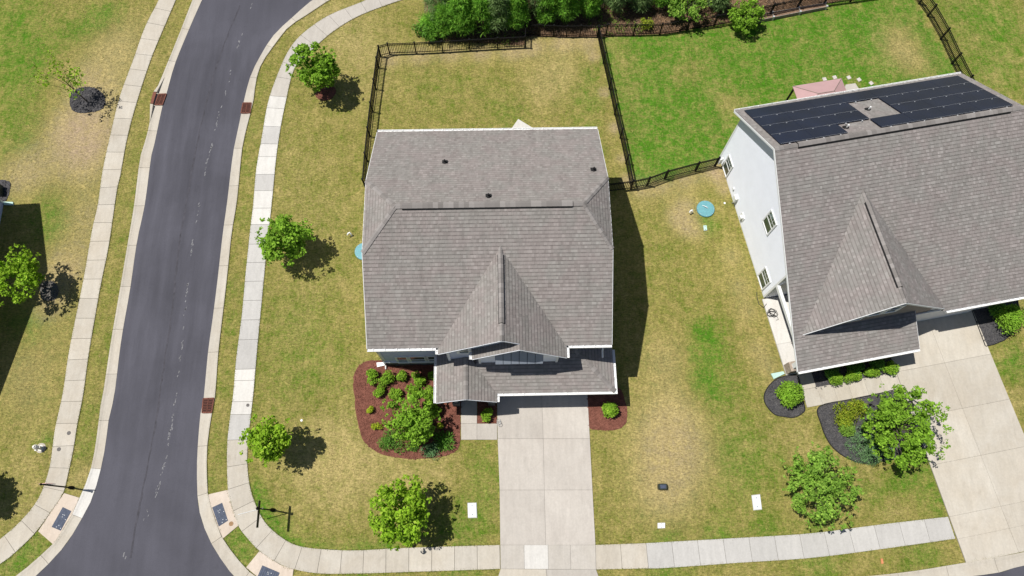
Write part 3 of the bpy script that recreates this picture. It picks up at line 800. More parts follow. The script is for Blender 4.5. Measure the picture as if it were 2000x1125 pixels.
# storm drains
def drain(poly, label):
    root = empty('storm_drain', (poly[0][0], poly[0][1], 0), label, 'storm drain', 'rusty storm drains in the gutters')
    p = [np.array(q) for q in poly]
    mb = MB(); mb.prism([tuple(q) for q in (p if (p[1]-p[0])[0]*(p[2]-p[1])[1]-(p[1]-p[0])[1]*(p[2]-p[1])[0] > 0 else p[::-1])], .02, .066)
    mb.build('pit', MAT['rust_dark'], root)
    def bar(a, b, w, name, m='rust'):
        a = np.array(a); b = np.array(b); d = (b-a)/np.hypot(*(b-a)); n_ = np.array([-d[1], d[0]])*w/2
        mb = MB(); mb.prism([tuple(a+n_), tuple(a-n_), tuple(b-n_), tuple(b+n_)], .064, .092)
        mb.build(name, MAT[m], root)
    for k in range(4): bar(p[k], p[(k+1) % 4], .07, 'frame_bar')
    bar((p[0]+p[1])/2, (p[2]+p[3])/2, .05, 'cross_bar')
    for t in np.linspace(.1, .9, 8): bar(p[0]+(p[3]-p[0])*t, p[1]+(p[2]-p[1])*t, .028, 'slat')
    return root
drain([(-24.16,30.08),(-23.64,30.10),(-23.79,29.20),(-24.31,29.21)], 'rusty storm drain with raised kerb inlet left of the street')
drain([(-18.13,29.27),(-17.55,29.26),(-17.56,28.43),(-18.19,28.44)], 'rusty storm drain in the right gutter near the street bend')
drain([(-18.43,8.29),(-17.79,8.31),(-17.83,7.42),(-18.40,7.43)], 'rusty storm drain in the right gutter close to the corner')
# raised inlet behind the left drain: hood and two tapering kerb wings
root = empty('kerb_inlet', (*(-24.50,29.71), 0), 'raised kerb inlet with rusty hood behind the left drain', 'kerb inlet')
mb = MB(); mb.prism(list(reversed([(-24.50,30.17),(-24.27,30.13),(-24.38,29.20),(-24.58,29.24)])), .17, .22); mb.build('hood', MAT['rust'], root)
def wing(p0, p1, p2, h):   # p0 tip, p1,p2 at the inlet
    mb = MB(); mb.add([(*p0, .05), (*p1, .05), (*p2, .05), (*p1, h), (*p2, h)], [(0, 1, 2), (0, 3, 1), (0, 2, 4), (0, 4, 3), (1, 3, 4, 2)])
    o = mb.build('wing', MAT['conc_tan'], root)
    import bmesh
    bm = bmesh.new(); bm.from_mesh(o.data); bmesh.ops.recalc_face_normals(bm, faces=bm.faces); bm.to_mesh(o.data); bm.free()
wing((-23.96,31.53), (-24.47,30.21), (-24.26,30.17), .22)
wing((-24.46,27.63), (-24.58,29.20), (-24.37,29.16), .22)

# ---------------------------------------------------------------- planting beds
def poly_in(poly, x, y):
    poly = np.array(poly); c = np.zeros(x.shape, bool); n = len(poly); jx = n-1
    for ix in range(n):
        xi, yi = poly[ix]; xj, yj = poly[jx]
        cond = ((yi > y) != (yj > y)) & (x < (xj-xi)*(y-yi)/(yj-yi+1e-12)+xi)
        c ^= cond; jx = ix
    return c
def bed(name, outline, mat, label, smooth=True, edging=None, z=.03, dens=60):
    poly = catmull(outline, 4, True) if smooth else list(outline)
    a = sum(poly[i][0]*poly[(i+1) % len(poly)][1]-poly[(i+1) % len(poly)][0]*poly[i][1] for i in range(len(poly)))
    if a < 0: poly.reverse()
    rr = random.Random(len(poly))
    jp = [(p[0]+rr.uniform(-.03, .03), p[1]+rr.uniform(-.03, .03)) for p in poly]
    mb = MB(); mb.prism(jp, .002, z)
    o = mb.build(name, MAT[mat], label=label, kind='structure')
    # loose mulch chips
    P = np.array(poly); lo = P.min(0); hi = P.max(0); n = int((hi-lo).prod()*dens)
    g = np.random.default_rng(n+3); xy = lo+(hi-lo)*g.random((n, 2)); xy = xy[poly_in(poly, xy[:, 0], xy[:, 1])]
    n = len(xy)
    if n:
        th = g.random(n)*math.pi; L = g.uniform(.03, .075, n); W = g.uniform(.012, .028, n); tz = g.uniform(.0, .03, n); tilt = g.uniform(-.02, .02, n)
        dx = np.cos(th); dy = np.sin(th)
        V = np.zeros((n, 4, 3))
        for k, (a_, b_) in enumerate(((-1, -1), (1, -1), (1, 1), (-1, 1))):
            V[:, k, 0] = xy[:, 0]+dx*L*a_-dy*W*b_; V[:, k, 1] = xy[:, 1]+dy*L*a_+dx*W*b_; V[:, k, 2] = z+.012+tz+a_*tilt
        V = V.reshape(-1, 3)-np.array(WL[o.name])
        me = mesh_np('mulch_chips', V, np.arange(4*n).reshape(n, 4), MAT[mat])
        tag(link('mulch_chips', me, o), kind='stuff')
    if edging:
        mb = MB(); n = len(poly); cc = P.mean(0)
        for i in range(n):
            p, q = P[i], P[(i+1) % n]
            d = q-p; L = np.hypot(*d)
            if L < 1e-4: continue
            nn = np.array([d[1], -d[0]])/L*.05
            mb.prism([tuple(p+nn), tuple(q+nn), tuple(q), tuple(p)], .004, .075)
        mb.build('edging', MAT['hose'], o)
    return o
bed('mulch_bed', [(-4.24,10.56),(-7.56,10.49),(-8.55,10.48),(-9.16,10.02),(-9.34,9.20),(-9.19,8.12),(-9.00,6.86),(-8.61,5.72),(-8.04,5.10),(-7.15,4.66),(-5.76,4.44),(-4.55,4.46),(-3.51,4.62),(-2.90,4.94),(-2.71,5.52),(-2.71,6.71),(-2.71,8.28),(-3.65,9.25)], 'mulch_red', 'red brown mulch bed beside the porch')
bed('mulch_bed', [(5.17,8.61),(5.10,7.19),(5.07,6.13),(5.62,5.94),(6.30,5.89),(7.02,6.03),(7.42,6.58),(7.41,7.52),(6.95,8.58)], 'mulch_red', 'small red mulch bed right of the driveway')
bed('mulch_bed', [(-1.68,8.26),(-0.48,8.24),(-0.50,6.47),(-1.68,6.49)], 'mulch_red', 'narrow red mulch square between walk and driveway', False)
bed('mulch_ring', [((-12.42,30.11)[0]+.75*math.cos(t), (-12.42,30.11)[1]+.7*math.sin(t)) for t in np.linspace(0, 6.28, 14)[:-1]], 'mulch_red', 'red mulch ring under the rear street tree')
bed('mulch_ring', [(-30.38,30.39),(-29.73,30.76),(-28.81,30.71),(-28.07,30.14),(-27.86,29.30),(-28.14,28.84),(-29.18,28.65),(-30.00,28.83),(-30.34,29.54)], 'mulch_black', 'black mulch patch under the bare leaning sapling', dens=90)
bed('mulch_ring', [(-29.77,15.90),(-29.29,16.13),(-28.76,15.91),(-28.55,15.28),(-28.73,14.84),(-29.30,14.78),(-29.63,15.16)], 'mulch_grey', 'dark mulch ring under the left edge tree', dens=40)
bed('mulch_ring', [(-34.99,23.38),(-33.81,23.47),(-33.24,23.23),(-33.17,22.19),(-33.43,21.82),(-34.32,21.83)], 'mulch_black', 'black mulch strip by the corner of the left edge house')
bed('mulch_bed', [(17.11,8.93),(16.44,8.50),(16.01,7.87),(16.03,7.30),(16.45,6.72),(16.99,6.56),(17.61,6.50),(18.16,6.75),(18.34,7.06),(18.22,8.05),(18.18,9.01)], 'mulch_black', 'black mulch bed with edging round the ball shrub', edging=True)
bed('mulch_bed', [(19.28,7.08),(19.24,6.05),(19.51,5.00),(20.10,4.26),(20.97,3.79),(21.82,3.69),(23.22,3.90),(24.96,4.38),(25.34,4.58),(25.20,5.87),(24.83,7.92),(24.37,8.06),(23.18,7.83),(21.24,7.48)], 'mulch_black', 'large black mulch bed with edging by the neighbour driveway', edging=True)
bed('mulch_bed', [(19.25,8.12),(24.48,9.09),(24.40,10.04),(19.14,9.22)], 'mulch_black', 'black mulch strip under the neighbour porch hedge', False)
bed('mulch_bed', [(30.08,13.17),(30.40,10.72),(30.95,10.84),(31.67,11.10),(32.39,11.62),(33.11,12.91),(33.16,13.77),(30.29,13.65)], 'mulch_black', 'black mulch bed right of the neighbour driveway', False, edging=True)
bed('forest_floor', [(-5.42,35.19),(-3.91,34.36),(-0.53,34.13),(1.79,33.91),(1.95,34.63),(4.74,34.59),(7.26,34.55),(11.92,34.71),(14.04,35.09),(15.94,35.38),(20.10,36.29),(22.50,36.91),(25.69,37.52),(32.19,38.95),(29.10,43.44),(13.29,45.70),(-2.82,44.88),(-5.14,40.93)], 'pine_straw', 'brown leaf litter and brush floor beyond the rear fence', dens=25)

# ---------------------------------------------------------------- roofs
def clip_poly(poly, a, b, c):   # keep a*x+b*y <= c
    out = []
    for i in range(len(poly)):
        p, q = poly[i], poly[(i+1) % len(poly)]
        dp = a*p[0]+b*p[1]-c; dq = a*q[0]+b*q[1]-c
        if dp <= 0: out.append(p)
        if (dp < 0 < dq) or (dq < 0 < dp):
            t = dp/(dp-dq); out.append((p[0]+(q[0]-p[0])*t, p[1]+(q[1]-p[1])*t))
    return out
def clip_convex(sub, poly):
    for i in range(len(poly)):
        p, q = poly[i], poly[(i+1) % len(poly)]
        # inside is left of p->q
        a, b = (q[1]-p[1]), -(q[0]-p[0]); c = a*p[0]+b*p[1]
        sub = clip_poly(sub, a, b, c)
        if len(sub) < 3: return []
    return sub
def roof_plane(parent, polys3, up, mats=('shingle', 'shingle_shadow'), expo=.205, T=None, seed=0, deck=True, thick=.14):
    """polys3: convex polygons on one plane; up: vector pointing up the slope.  Builds a deck slab and lapped shingle tabs"""
    tr = (lambda p: Vector(T(p))) if T else (lambda p: Vector(p))
    P3 = [[tr(p) for p in poly] for poly in polys3]
    n = None
    for poly in P3:
        nn = max(((poly[j]-poly[0]).cross(poly[j+1]-poly[0]) for j in range(1, len(poly)-1)), key=lambda c: c.length).normalized()
        if nn.z < 0: nn = -nn
        n = nn; break
    o0 = tr((0, 0, 0)); u0 = (tr(up)-o0); bdir = (u0-n*u0.dot(n)).normalized(); adir = bdir.cross(n).normalized()
    O3 = P3[0][0]
    P2 = []
    for poly in P3:
        q = [((p-O3).dot(adir), (p-O3).dot(bdir)) for p in poly]
        ar = sum(q[i][0]*q[(i+1) % len(q)][1]-q[(i+1) % len(q)][0]*q[i][1] for i in range(len(q)))
        P2.append(q if ar > 0 else q[::-1])
    if deck:
        mb = MB()
        for poly in P3: mb.slab3([p-n*thick for p in poly], n*(thick-.004))
        dk = mb.build('roof', MAT['shingle2'], parent)
        import bmesh
        bm = bmesh.new(); bm.from_mesh(dk.data); bmesh.ops.recalc_face_normals(bm, faces=bm.faces); bm.to_mesh(dk.data); bm.free()
    else: dk = parent
    allp = [p for q in P2 for p in q]
    amin = min(p[0] for p in allp); amax = max(p[0] for p in allp); bmin = min(p[1] for p in allp); bmax = max(p[1] for p in allp)
    r = random.Random(seed+17)
    V = []; F = []; MI = []
    c = 0; b0 = bmin
    while b0 < bmax:
        b1 = min(b0+expo, bmax+.001)
        a0 = amin-r.uniform(0, .4)
        raised = False
        while a0 < amax:
            w = r.uniform(.10, .19) if raised else r.uniform(.09, .22)
            a1 = a0+w
            lift = .020 if raised else .010
            lift += r.uniform(-.002, .003)
            # the tab: face, and an upper granule band darkened to paint in the course shadow
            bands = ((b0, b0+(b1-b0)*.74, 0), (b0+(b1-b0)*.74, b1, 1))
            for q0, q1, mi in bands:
                for poly in P2:
                    pc = clip_convex([(a0, q0), (a1, q0), (a1, q1), (a0, q1)], poly)
                    if len(pc) < 3: continue
                    base = len(V)
                    for (pa, pb) in pc:
                        t = (pb-b0)/max(b1-b0, 1e-5)
                        V.append(O3+adir*pa+bdir*pb+n*(lift*(1-t)+.003))
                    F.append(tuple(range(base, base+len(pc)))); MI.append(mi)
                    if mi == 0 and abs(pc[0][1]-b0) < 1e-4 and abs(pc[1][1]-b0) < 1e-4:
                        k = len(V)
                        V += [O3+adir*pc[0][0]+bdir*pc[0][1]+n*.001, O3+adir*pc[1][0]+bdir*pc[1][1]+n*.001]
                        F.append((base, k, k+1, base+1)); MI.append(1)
            a0 = a1; raised = not raised if r.random() < .85 else raised
        b0 = b1; c += 1
    off = WL[dk.name]
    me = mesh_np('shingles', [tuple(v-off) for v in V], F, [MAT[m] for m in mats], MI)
    tag(link('shingles', me, dk), kind='stuff')
    return dk
def ridge_caps(parent, p, q, n1, n2, T=None, w=.16, step=.27, vent=False, z=.03, seed=0):
    """bent cap shingles along a ridge or hip from p to q; n1,n2: side directions running down each slope"""
    tr = (lambda p: Vector(T(p))) if T else (lambda p: Vector(p))
    o0 = tr((0, 0, 0))
    p, q = tr(p), tr(q); n1 = (tr(n1)-o0).normalized(); n2 = (tr(n2)-o0).normalized()
    d = q-p; L = d.length; d.normalize()
    if vent:
        mb = MB(); up = Vector((0, 0, 1))
        a = p+up*.005; V = []
        for e in (p, q):
            for s in (n1, n2):
                V += [e+s*(w+.035)+up*.0, e+s*(w+.035)+up*.075]
            V += [e+up*.10]
        mb.add([tuple(v) for v in V], [(0, 1, 6, 5), (2, 7, 8, 3), (1, 4, 9, 6), (4, 3, 8, 9), (0, 2, 3, 4, 1), (5, 6, 9, 8, 7), (0, 5, 7, 2)])
        vo = mb.build('ridge_vent', MAT['vent'], parent)
        z = .112
    n = max(1, round(L/step))
    off = WL[parent.name]
    up = Vector((0, 0, 1)); r = random.Random(seed)
    e = L/n
    th = .016
    base = Vector((0, 0, 0))
    V = []
    for k in (0, 1):
        s = d*(e*k*1.12)
        lz = .014 if k == 0 else .0
        V += [s+n1*w+up*lz, s+up*lz, s+n2*w+up*lz]
    V2 = [v-up*th for v in V]
    F = [(0, 3, 4, 1), (1, 4, 5, 2), (6, 7, 10, 9), (7, 8, 11, 10), (0, 1, 7, 6), (1, 2, 8, 7), (3, 9, 10, 4), (4, 10, 11, 5), (0, 6, 9, 3), (2, 5, 11, 8)]
    me = mesh_np('ridge_cap', [tuple(v) for v in V+V2], F, MAT['cap'])
    import bmesh
    bm = bmesh.new(); bm.from_mesh(me); bmesh.ops.recalc_face_normals(bm, faces=bm.faces); bm.to_mesh(me); bm.free()
    for k in range(n):
        link('ridge_cap', me, parent, tuple(p+d*(e*k)+up*z-off))
def gutter(parent, pts, out, T=None, w=.15, h=.13, hang=True):
    """U-shaped trough along pts; out = outward vector"""
    tr = (lambda p: Vector(T(p))) if T else (lambda p: Vector(p))
    o0 = tr((0, 0, 0)); up = Vector((0, 0, 1))
    for i in range(len(pts)-1):
        a, b = tr(pts[i]), tr(pts[i+1]); ov = (tr(out[i])-o0).normalized()
        mb = MB(); t = .03
        def bx(s0, s1, z0, z1):
            mb.add([tuple(a+ov*s0+up*z0), tuple(b+ov*s0+up*z0), tuple(b+ov*s1+up*z0), tuple(a+ov*s1+up*z0), tuple(a+ov*s0+up*z1), tuple(b+ov*s0+up*z1), tuple(b+ov*s1+up*z1), tuple(a+ov*s1+up*z1)],
                   [(0, 1, 2, 3), (4, 7, 6, 5), (0, 4, 5, 1), (1, 5, 6, 2), (2, 6, 7, 3), (3, 7, 4, 0)])
        bx(0, .012, -h, -.01); bx(w-t, w, -h, .0); bx(.012, w-t, -h, -h+.07)
        L = (b-a).length; n = max(1, round(L/.62)); d = (b-a).normalized()
        if hang:
            for k in range(n):
                c = a+d*(L*(k+.5)/n); s = d*.018
                mb.add([tuple(c-s-ov*.04+up*.015), tuple(c+s-ov*.04+up*.015), tuple(c+s+ov*w+up*.012), tuple(c-s+ov*w+up*.012)], [(0, 1, 2, 3)])
        # end caps
        for e, sg in ((a, -1), (b, 1)):
            mb.add([tuple(e), tuple(e+ov*w), tuple(e+ov*w-up*h), tuple(e-up*h)], [(0, 1, 2, 3)])
        mb.build('gutter', MAT['gutter'], parent)
def lap_wall(parent, poly, origin, along, outn, mat, T=None, expo=.18, name='siding', lap=True):
    """lap siding on a convex wall polygon given as (s, z); s runs along 'along' from origin, boards stand off along outn"""
    tr = (lambda p: Vector(T(p))) if T else (lambda p: Vector(p))
    o0 = tr((0, 0, 0)); O3 = tr(origin); al = (tr(along)-o0).normalized(); on = (tr(outn)-o0).normalized(); up = Vector((0, 0, 1))
    ar = sum(poly[i][0]*poly[(i+1) % len(poly)][1]-poly[(i+1) % len(poly)][0]*poly[i][1] for i in range(len(poly)))
    if ar < 0: poly = poly[::-1]
    z0 = min(p[1] for p in poly); z1 = max(p[1] for p in poly)
    s0 = min(p[0] for p in poly)-1; s1 = max(p[0] for p in poly)+1
    mb = MB(); z = z0
    if not lap: expo = z1-z0+.01
    while z < z1-1e-4:
        zb = min(z+expo, z1)
        pc = clip_convex([(s0, z), (s1, z), (s1, zb), (s0, zb)], poly)
        if len(pc) >= 3:
            V = [tuple(O3+al*s+up*h+on*((.022*(1-(h-z)/expo)) if lap else .02)) for s, h in pc]
            k = len(mb.v); mb.add(V, [tuple(range(len(V)))])
            lo = [i for i, p in enumerate(pc) if abs(p[1]-z) < 1e-5]
            if lap and len(lo) == 2:
                i1, i2 = lo
                mb.add([V[i1], V[i2], tuple(Vector(V[i2])-on*.022), tuple(Vector(V[i1])-on*.022)], [(0, 1, 2, 3)])
        z = zb
    o = mb.build(name, MAT[mat], parent)
    return o
def wall_box(mbT, a, b): mbT.box(a, b)
def window(parent, c, w, h, along, outn, T=None, grid=(2, 2), split='h', trim=.09, mats=('trim', 'glass')):
    """framed window; c = centre of the opening on the wall plane (3D)"""
    tr = (lambda p: Vector(T(p))) if T else (lambda p: Vector(p))
    o0 = tr((0, 0, 0)); C = tr(c); al = (tr(along)-o0).normalized(); on = (tr(outn)-o0).normalized(); up = Vector((0, 0, 1))
    def bx(mb, s0, s1, z0, z1, d0, d1):
        f = lambda s, z, d: tuple(C+al*s+up*z+on*d)
        mb.add([f(s0, z0, d0), f(s1, z0, d0), f(s1, z0, d1), f(s0, z0, d1), f(s0, z1, d0), f(s1, z1, d0), f(s1, z1, d1), f(s0, z1, d1)],
               [(0, 1, 2, 3), (4, 7, 6, 5), (0, 4, 5, 1), (1, 5, 6, 2), (2, 6, 7, 3), (3, 7, 4, 0)])
    mb = MB(); W, H = w/2, h/2
    bx(mb, -W-trim, -W, -H-trim, H+trim, .0, .062); bx(mb, W, W+trim, -H-trim, H+trim, .0, .062)
    bx(mb, -W, W, H, H+trim, .0, .060); bx(mb, -W, W, -H-trim, -H, .0, .070)
    fr = mb.build('window', MAT[mats[0]], parent)
    if split == 'h':
        sash = [(-W, W, 0, H), (-W, W, -H, 0)]
    elif split == 'v':
        sash = [(-W, 0, -H, H), (0, W, -H, H)]
    else: sash = [(-W, W, -H, H)]
    for (s0, s1, z0, z1) in sash:
        mb = MB(); bx(mb, s0+.03, s1-.03, z0+.03, z1-.03, .026, .032); mb.build('pane', MAT[mats[1]], fr)
        mb = MB()
        bx(mb, s0, s0+.035, z0, z1, .02, .052); bx(mb, s1-.035, s1, z0, z1, .02, .052)
        bx(mb, s0+.035, s1-.035, z0, z0+.035, .02, .05); bx(mb, s0+.035, s1-.035, z1-.035, z1, .02, .05)
        mb.build('sash', MAT[mats[0]], fr)
        if grid and (split != 'h' or z0 >= 0):
            mb = MB()
            for k in range(1, grid[0]):
                s = s0+(s1-s0)*k/grid[0]; bx(mb, s-.008, s+.008, z0+.035, z1-.035, .03, .042)
            for k in range(1, grid[1]):
                z = z0+(z1-z0)*k/grid[1]; bx(mb, s0+.035, s1-.035, z-.008, z+.008, .03, .041)
            if mb.v: mb.build('muntin', MAT[mats[0]], fr)
    return fr

# ---------------------------------------------------------------- the middle house
HX0, HX1, HY0, HY1, EZ = -7.47, 5.92, 9.79, 23.33, 5.71     # eaves rectangle
YM = (HY0+HY1)/2; RZ = 9.45; SL = (RZ-EZ)/(YM-HY0)
H = empty('house', ((HX0+HX1)/2, YM, 0), 'middle house with grey brown clipped gable shingle roof and white gutters', 'house')
CY0, CY1 = 14.40, 18.72; CZ = EZ+SL*(CY0-HY0)      # clipped gable corners
RX0, RX1 = -5.62, 4.36                               # ridge ends
fz = lambda y: EZ+SL*(y-HY0)
GX, GZ, GY, GXL, GXR = -.10, 8.35, 9.42, -3.60, 3.42  # big front gable
# front slope (its lower middle is cut away behind the gable)
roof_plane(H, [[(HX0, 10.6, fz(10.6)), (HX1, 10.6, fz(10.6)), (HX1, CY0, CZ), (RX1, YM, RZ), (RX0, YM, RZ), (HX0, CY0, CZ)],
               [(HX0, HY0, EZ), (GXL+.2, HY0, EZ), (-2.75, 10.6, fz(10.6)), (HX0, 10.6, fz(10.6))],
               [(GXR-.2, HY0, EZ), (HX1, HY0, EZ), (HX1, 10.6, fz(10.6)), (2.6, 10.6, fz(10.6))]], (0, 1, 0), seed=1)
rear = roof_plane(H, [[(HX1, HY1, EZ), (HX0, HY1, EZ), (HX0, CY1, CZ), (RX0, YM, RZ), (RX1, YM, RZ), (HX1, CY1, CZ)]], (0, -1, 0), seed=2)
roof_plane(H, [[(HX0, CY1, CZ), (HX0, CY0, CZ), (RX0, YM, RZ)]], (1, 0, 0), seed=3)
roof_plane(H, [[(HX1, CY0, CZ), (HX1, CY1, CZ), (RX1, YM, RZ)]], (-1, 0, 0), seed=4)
ridge_caps(rear, (RX0, YM, RZ+.02), (RX1, YM, RZ+.02), (0, 1, -SL), (0, -1, -SL), seed=1)
ridge_caps(rear, (-5.25, YM, RZ+.03), (3.73, YM, RZ+.03), (0, 1, -SL), (0, -1, -SL), vent=True, w=.20, seed=2)
for (cx, rx) in ((HX0, RX0), (HX1, RX1)):
    sx = 1 if cx < 0 else -1
    for cy in (CY0, CY1):
        hip = Vector((rx-cx, YM-cy, RZ-CZ)).normalized()
        sy = 1 if cy > YM else -1
        na = Vector((0, sy, -SL)); nb = Vector((-sx, 0, -(RZ-CZ)/abs(rx-cx)))
        # side vectors perpendicular to the hip within each slope
        na = (na-hip*na.dot(hip)).normalized(); nb = (nb-hip*nb.dot(hip)).normalized()
        ridge_caps(rear, (cx, cy, CZ+.02), (rx, YM, RZ+.02), tuple(na), tuple(nb), w=.15, seed=3)
# big front gable: two slopes running back into the main roof
GS = (GZ-EZ)/((GXR-GXL)/2)
gyb = HY0+(GZ-EZ)/SL+.1
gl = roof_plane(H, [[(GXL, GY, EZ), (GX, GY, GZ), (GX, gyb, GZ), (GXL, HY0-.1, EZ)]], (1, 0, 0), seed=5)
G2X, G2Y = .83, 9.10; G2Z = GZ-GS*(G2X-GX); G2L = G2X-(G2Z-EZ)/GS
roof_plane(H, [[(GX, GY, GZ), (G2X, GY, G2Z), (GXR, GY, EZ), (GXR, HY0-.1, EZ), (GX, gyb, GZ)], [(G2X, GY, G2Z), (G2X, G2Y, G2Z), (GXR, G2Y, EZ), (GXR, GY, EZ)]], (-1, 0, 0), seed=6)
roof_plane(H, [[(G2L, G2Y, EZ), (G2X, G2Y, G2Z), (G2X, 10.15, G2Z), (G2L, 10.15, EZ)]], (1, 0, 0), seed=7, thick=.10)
ridge_caps(gl, (GX, GY, GZ+.02), (GX, gyb, GZ+.02), (-1, 0, -GS), (1, 0, -GS), seed=5, w=.14)
ridge_caps(gl, (GX, 10.35, GZ+.03), (GX, 14.15, GZ+.03), (-1, 0, -GS), (1, 0, -GS), vent=True, w=.17, seed=6)
# porch and garage roofs
PX0, PX1, PY, PZ = -3.93, -.45, 7.25, 2.9; PXM = (PX0+PX1)/2; PS = .57; PRZ = PZ+PS*(PXM-PX0)
AX1, AY, AS = 6.35, 7.74, .43
az = lambda y: PZ+AS*(y-AY)
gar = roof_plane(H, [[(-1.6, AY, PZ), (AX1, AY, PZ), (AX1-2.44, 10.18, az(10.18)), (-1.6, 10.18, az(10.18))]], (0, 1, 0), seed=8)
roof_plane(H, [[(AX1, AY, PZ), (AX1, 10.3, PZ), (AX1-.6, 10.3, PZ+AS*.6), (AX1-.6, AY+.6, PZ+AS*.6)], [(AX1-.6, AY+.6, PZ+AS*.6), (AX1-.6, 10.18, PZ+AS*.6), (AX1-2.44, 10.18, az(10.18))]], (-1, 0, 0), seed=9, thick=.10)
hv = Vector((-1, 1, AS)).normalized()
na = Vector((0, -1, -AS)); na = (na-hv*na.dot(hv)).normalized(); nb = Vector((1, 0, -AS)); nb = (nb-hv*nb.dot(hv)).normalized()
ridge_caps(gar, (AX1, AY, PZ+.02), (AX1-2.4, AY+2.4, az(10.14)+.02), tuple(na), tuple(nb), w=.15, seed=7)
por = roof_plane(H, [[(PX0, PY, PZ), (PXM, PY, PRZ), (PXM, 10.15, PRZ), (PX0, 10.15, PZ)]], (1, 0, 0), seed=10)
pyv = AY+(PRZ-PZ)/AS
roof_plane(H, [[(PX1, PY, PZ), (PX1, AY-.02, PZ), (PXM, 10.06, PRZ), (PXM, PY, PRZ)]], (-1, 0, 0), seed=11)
ridge_caps(por, (PXM, PY, PRZ+.02), (PXM, 9.9, PRZ+.02), (-1, 0, -PS), (1, 0, -PS), seed=8, w=.15)
# gutters
gutter(H, [(HX0, HY0, EZ), (GXL, HY0, EZ)], [(0, -1, 0)])
gutter(H, [(GXR, HY0, EZ), (HX1, HY0, EZ)], [(0, -1, 0)])
gutter(H, [(HX0, HY1, EZ), (HX1, HY1, EZ)], [(0, 1, 0)])
gutter(H, [(GXL, HY0, EZ), (GXL, GY, EZ)], [(-1, 0, 0)])
gutter(H, [(GXR, HY0, EZ), (GXR, G2Y, EZ)], [(1, 0, 0)])
gutter(H, [(G2L, GY+.1, EZ), (G2L, G2Y, EZ)], [(-1, 0, 0)])
gutter(H, [(PX0, 9.95, PZ), (PX0, PY, PZ)], [(-1, 0, 0)])
gutter(H, [(PX1+.02, AY-.17, PZ), (PX1+.02, PY, PZ)], [(1, 0, 0)], w=.13)
gutter(H, [(PX1+.02, AY, PZ), (AX1, AY, PZ)], [(0, -1, 0)])
gutter(H, [(AX1, AY-.15, PZ), (AX1, 10.2, PZ)], [(1, 0, 0)])
# rake boards
def rake(parent, pts, d, w=.17, t=.03, T=None, mat='trim'):
    tr = (lambda p: Vector(T(p))) if T else (lambda p: Vector(p))
    o0 = tr((0, 0, 0)); dv = (tr(d)-o0).normalized()*t
    for a, b in zip(pts[:-1], pts[1:]):
        a, b = tr(a), tr(b); dn = Vector((0, 0, -w)); e = Vector((0, 0, -.01))
        mb = MB(); mb.slab3([tuple(a+e), tuple(b+e), tuple(b+dn), tuple(a+dn)], dv); o = mb.build('rake_board', MAT[mat], parent)
        import bmesh
        bm = bmesh.new(); bm.from_mesh(o.data); bmesh.ops.recalc_face_normals(bm, faces=bm.faces); bm.to_mesh(o.data); bm.free()
for x, d in ((HX0, -1), (HX1, 1)):
    rake(H, [(x, HY0, EZ), (x, CY0, CZ), (x, CY1, CZ), (x, HY1, EZ)], (d, 0, 0))
rake(H, [(GXL, GY, EZ), (GX, GY, GZ), (G2X, GY, G2Z)], (0, -1, 0), w=.13, t=.02, mat='siding_white')
rake(H, [(G2L, G2Y, EZ), (G2X, G2Y, G2Z), (GXR, G2Y, EZ)], (0, -1, 0), w=.13, t=.02, mat='siding_white')
rake(H, [(PX0, PY, PZ), (PXM, PY, PRZ), (PX1, PY, PZ)], (0, -1, 0), w=.12, t=.02, mat='siding_white')
# wall core
WX0, WX1, WY0, WY1 = -7.30, 5.74, 10.22, 22.95
def soffit_z(y): return min(fz(y), EZ+SL*(HY1-y))-.16
mb = MB(); mb.prism([(WX0, WY0), (WX1, WY0), (WX1, WY1), (WX0, WY1)], 0, 5.5); mb.build('wall', MAT['siding_blue'], H)
for x, d in ((WX0, -1), (WX1, 1)):
    lap_wall(H, [(WY0, .25), (WY1, .25), (WY1, soffit_z(WY1)), (CY1, CZ-.16), (CY0, CZ-.16), (WY0, soffit_z(WY0))], (x, 0, 0), (0, 1, 0), (d, 0, 0), 'siding_blue')
lap_wall(H, [(WX0, .95), (-3.2, .95), (-3.2, 5.6), (WX0, 5.6)], (0, WY0, 0), (1, 0, 0), (0, -1, 0), 'siding_blue')
lap_wall(H, [(2.5, 3.6), (WX1, 3.6), (WX1, 5.6), (2.5, 5.6)], (0, WY0, 0), (1, 0, 0), (0, -1, 0), 'siding_blue')
lap_wall(H, [(WX0, .25), (WX1, .25), (WX1, 5.6), (WX0, 5.6)], (0, WY1, 0), (1, 0, 0), (0, 1, 0), 'siding_blue')
mb = MB()   # ledgestone skirt of the front room
r = random.Random(4); z = .0
while z < .90:
    hh = r.uniform(.09, .14); x = WX0-.03
    while x < -3.3:
        ww = r.uniform(.22, .55); dd = r.uniform(.03, .09)
        mb.box((x, WY0-dd, z), (min(x+ww-.012, -3.25), WY0+.01, min(z+hh-.012, .93))); x += ww
    z += hh
mb.build('ledge_stone', MAT['stone'], H, kind='stuff')
mb = MB(); mb.box((WX0-.06, WY0-.13, .93), (-3.2, WY0, 1.0)); mb.build('stone_cap', MAT['trim'], H)
mb = MB(); mb.box((WX0-.03, WY0-.045, 1.0), (WX0+.10, WY0+.05, 5.5)); mb.build('corner_board', MAT['trim'], H)
mb = MB(); mb.box((WX0, HY0+.02, 5.47), (GXL+.3, WY0, 5.52)); mb.box((GXR-.3, HY0+.02, 5.47), (WX1, WY0, 5.52)); mb.build('soffit', MAT['trim'], H)
for cx, w in ((-6.13, .60), (-5.20, .90), (-4.30, .58)):
    window(H, (cx, WY0-.022, 1.42), w, 1.45, (1, 0, 0), (0, -1, 0), grid=None, split='h', trim=.10)
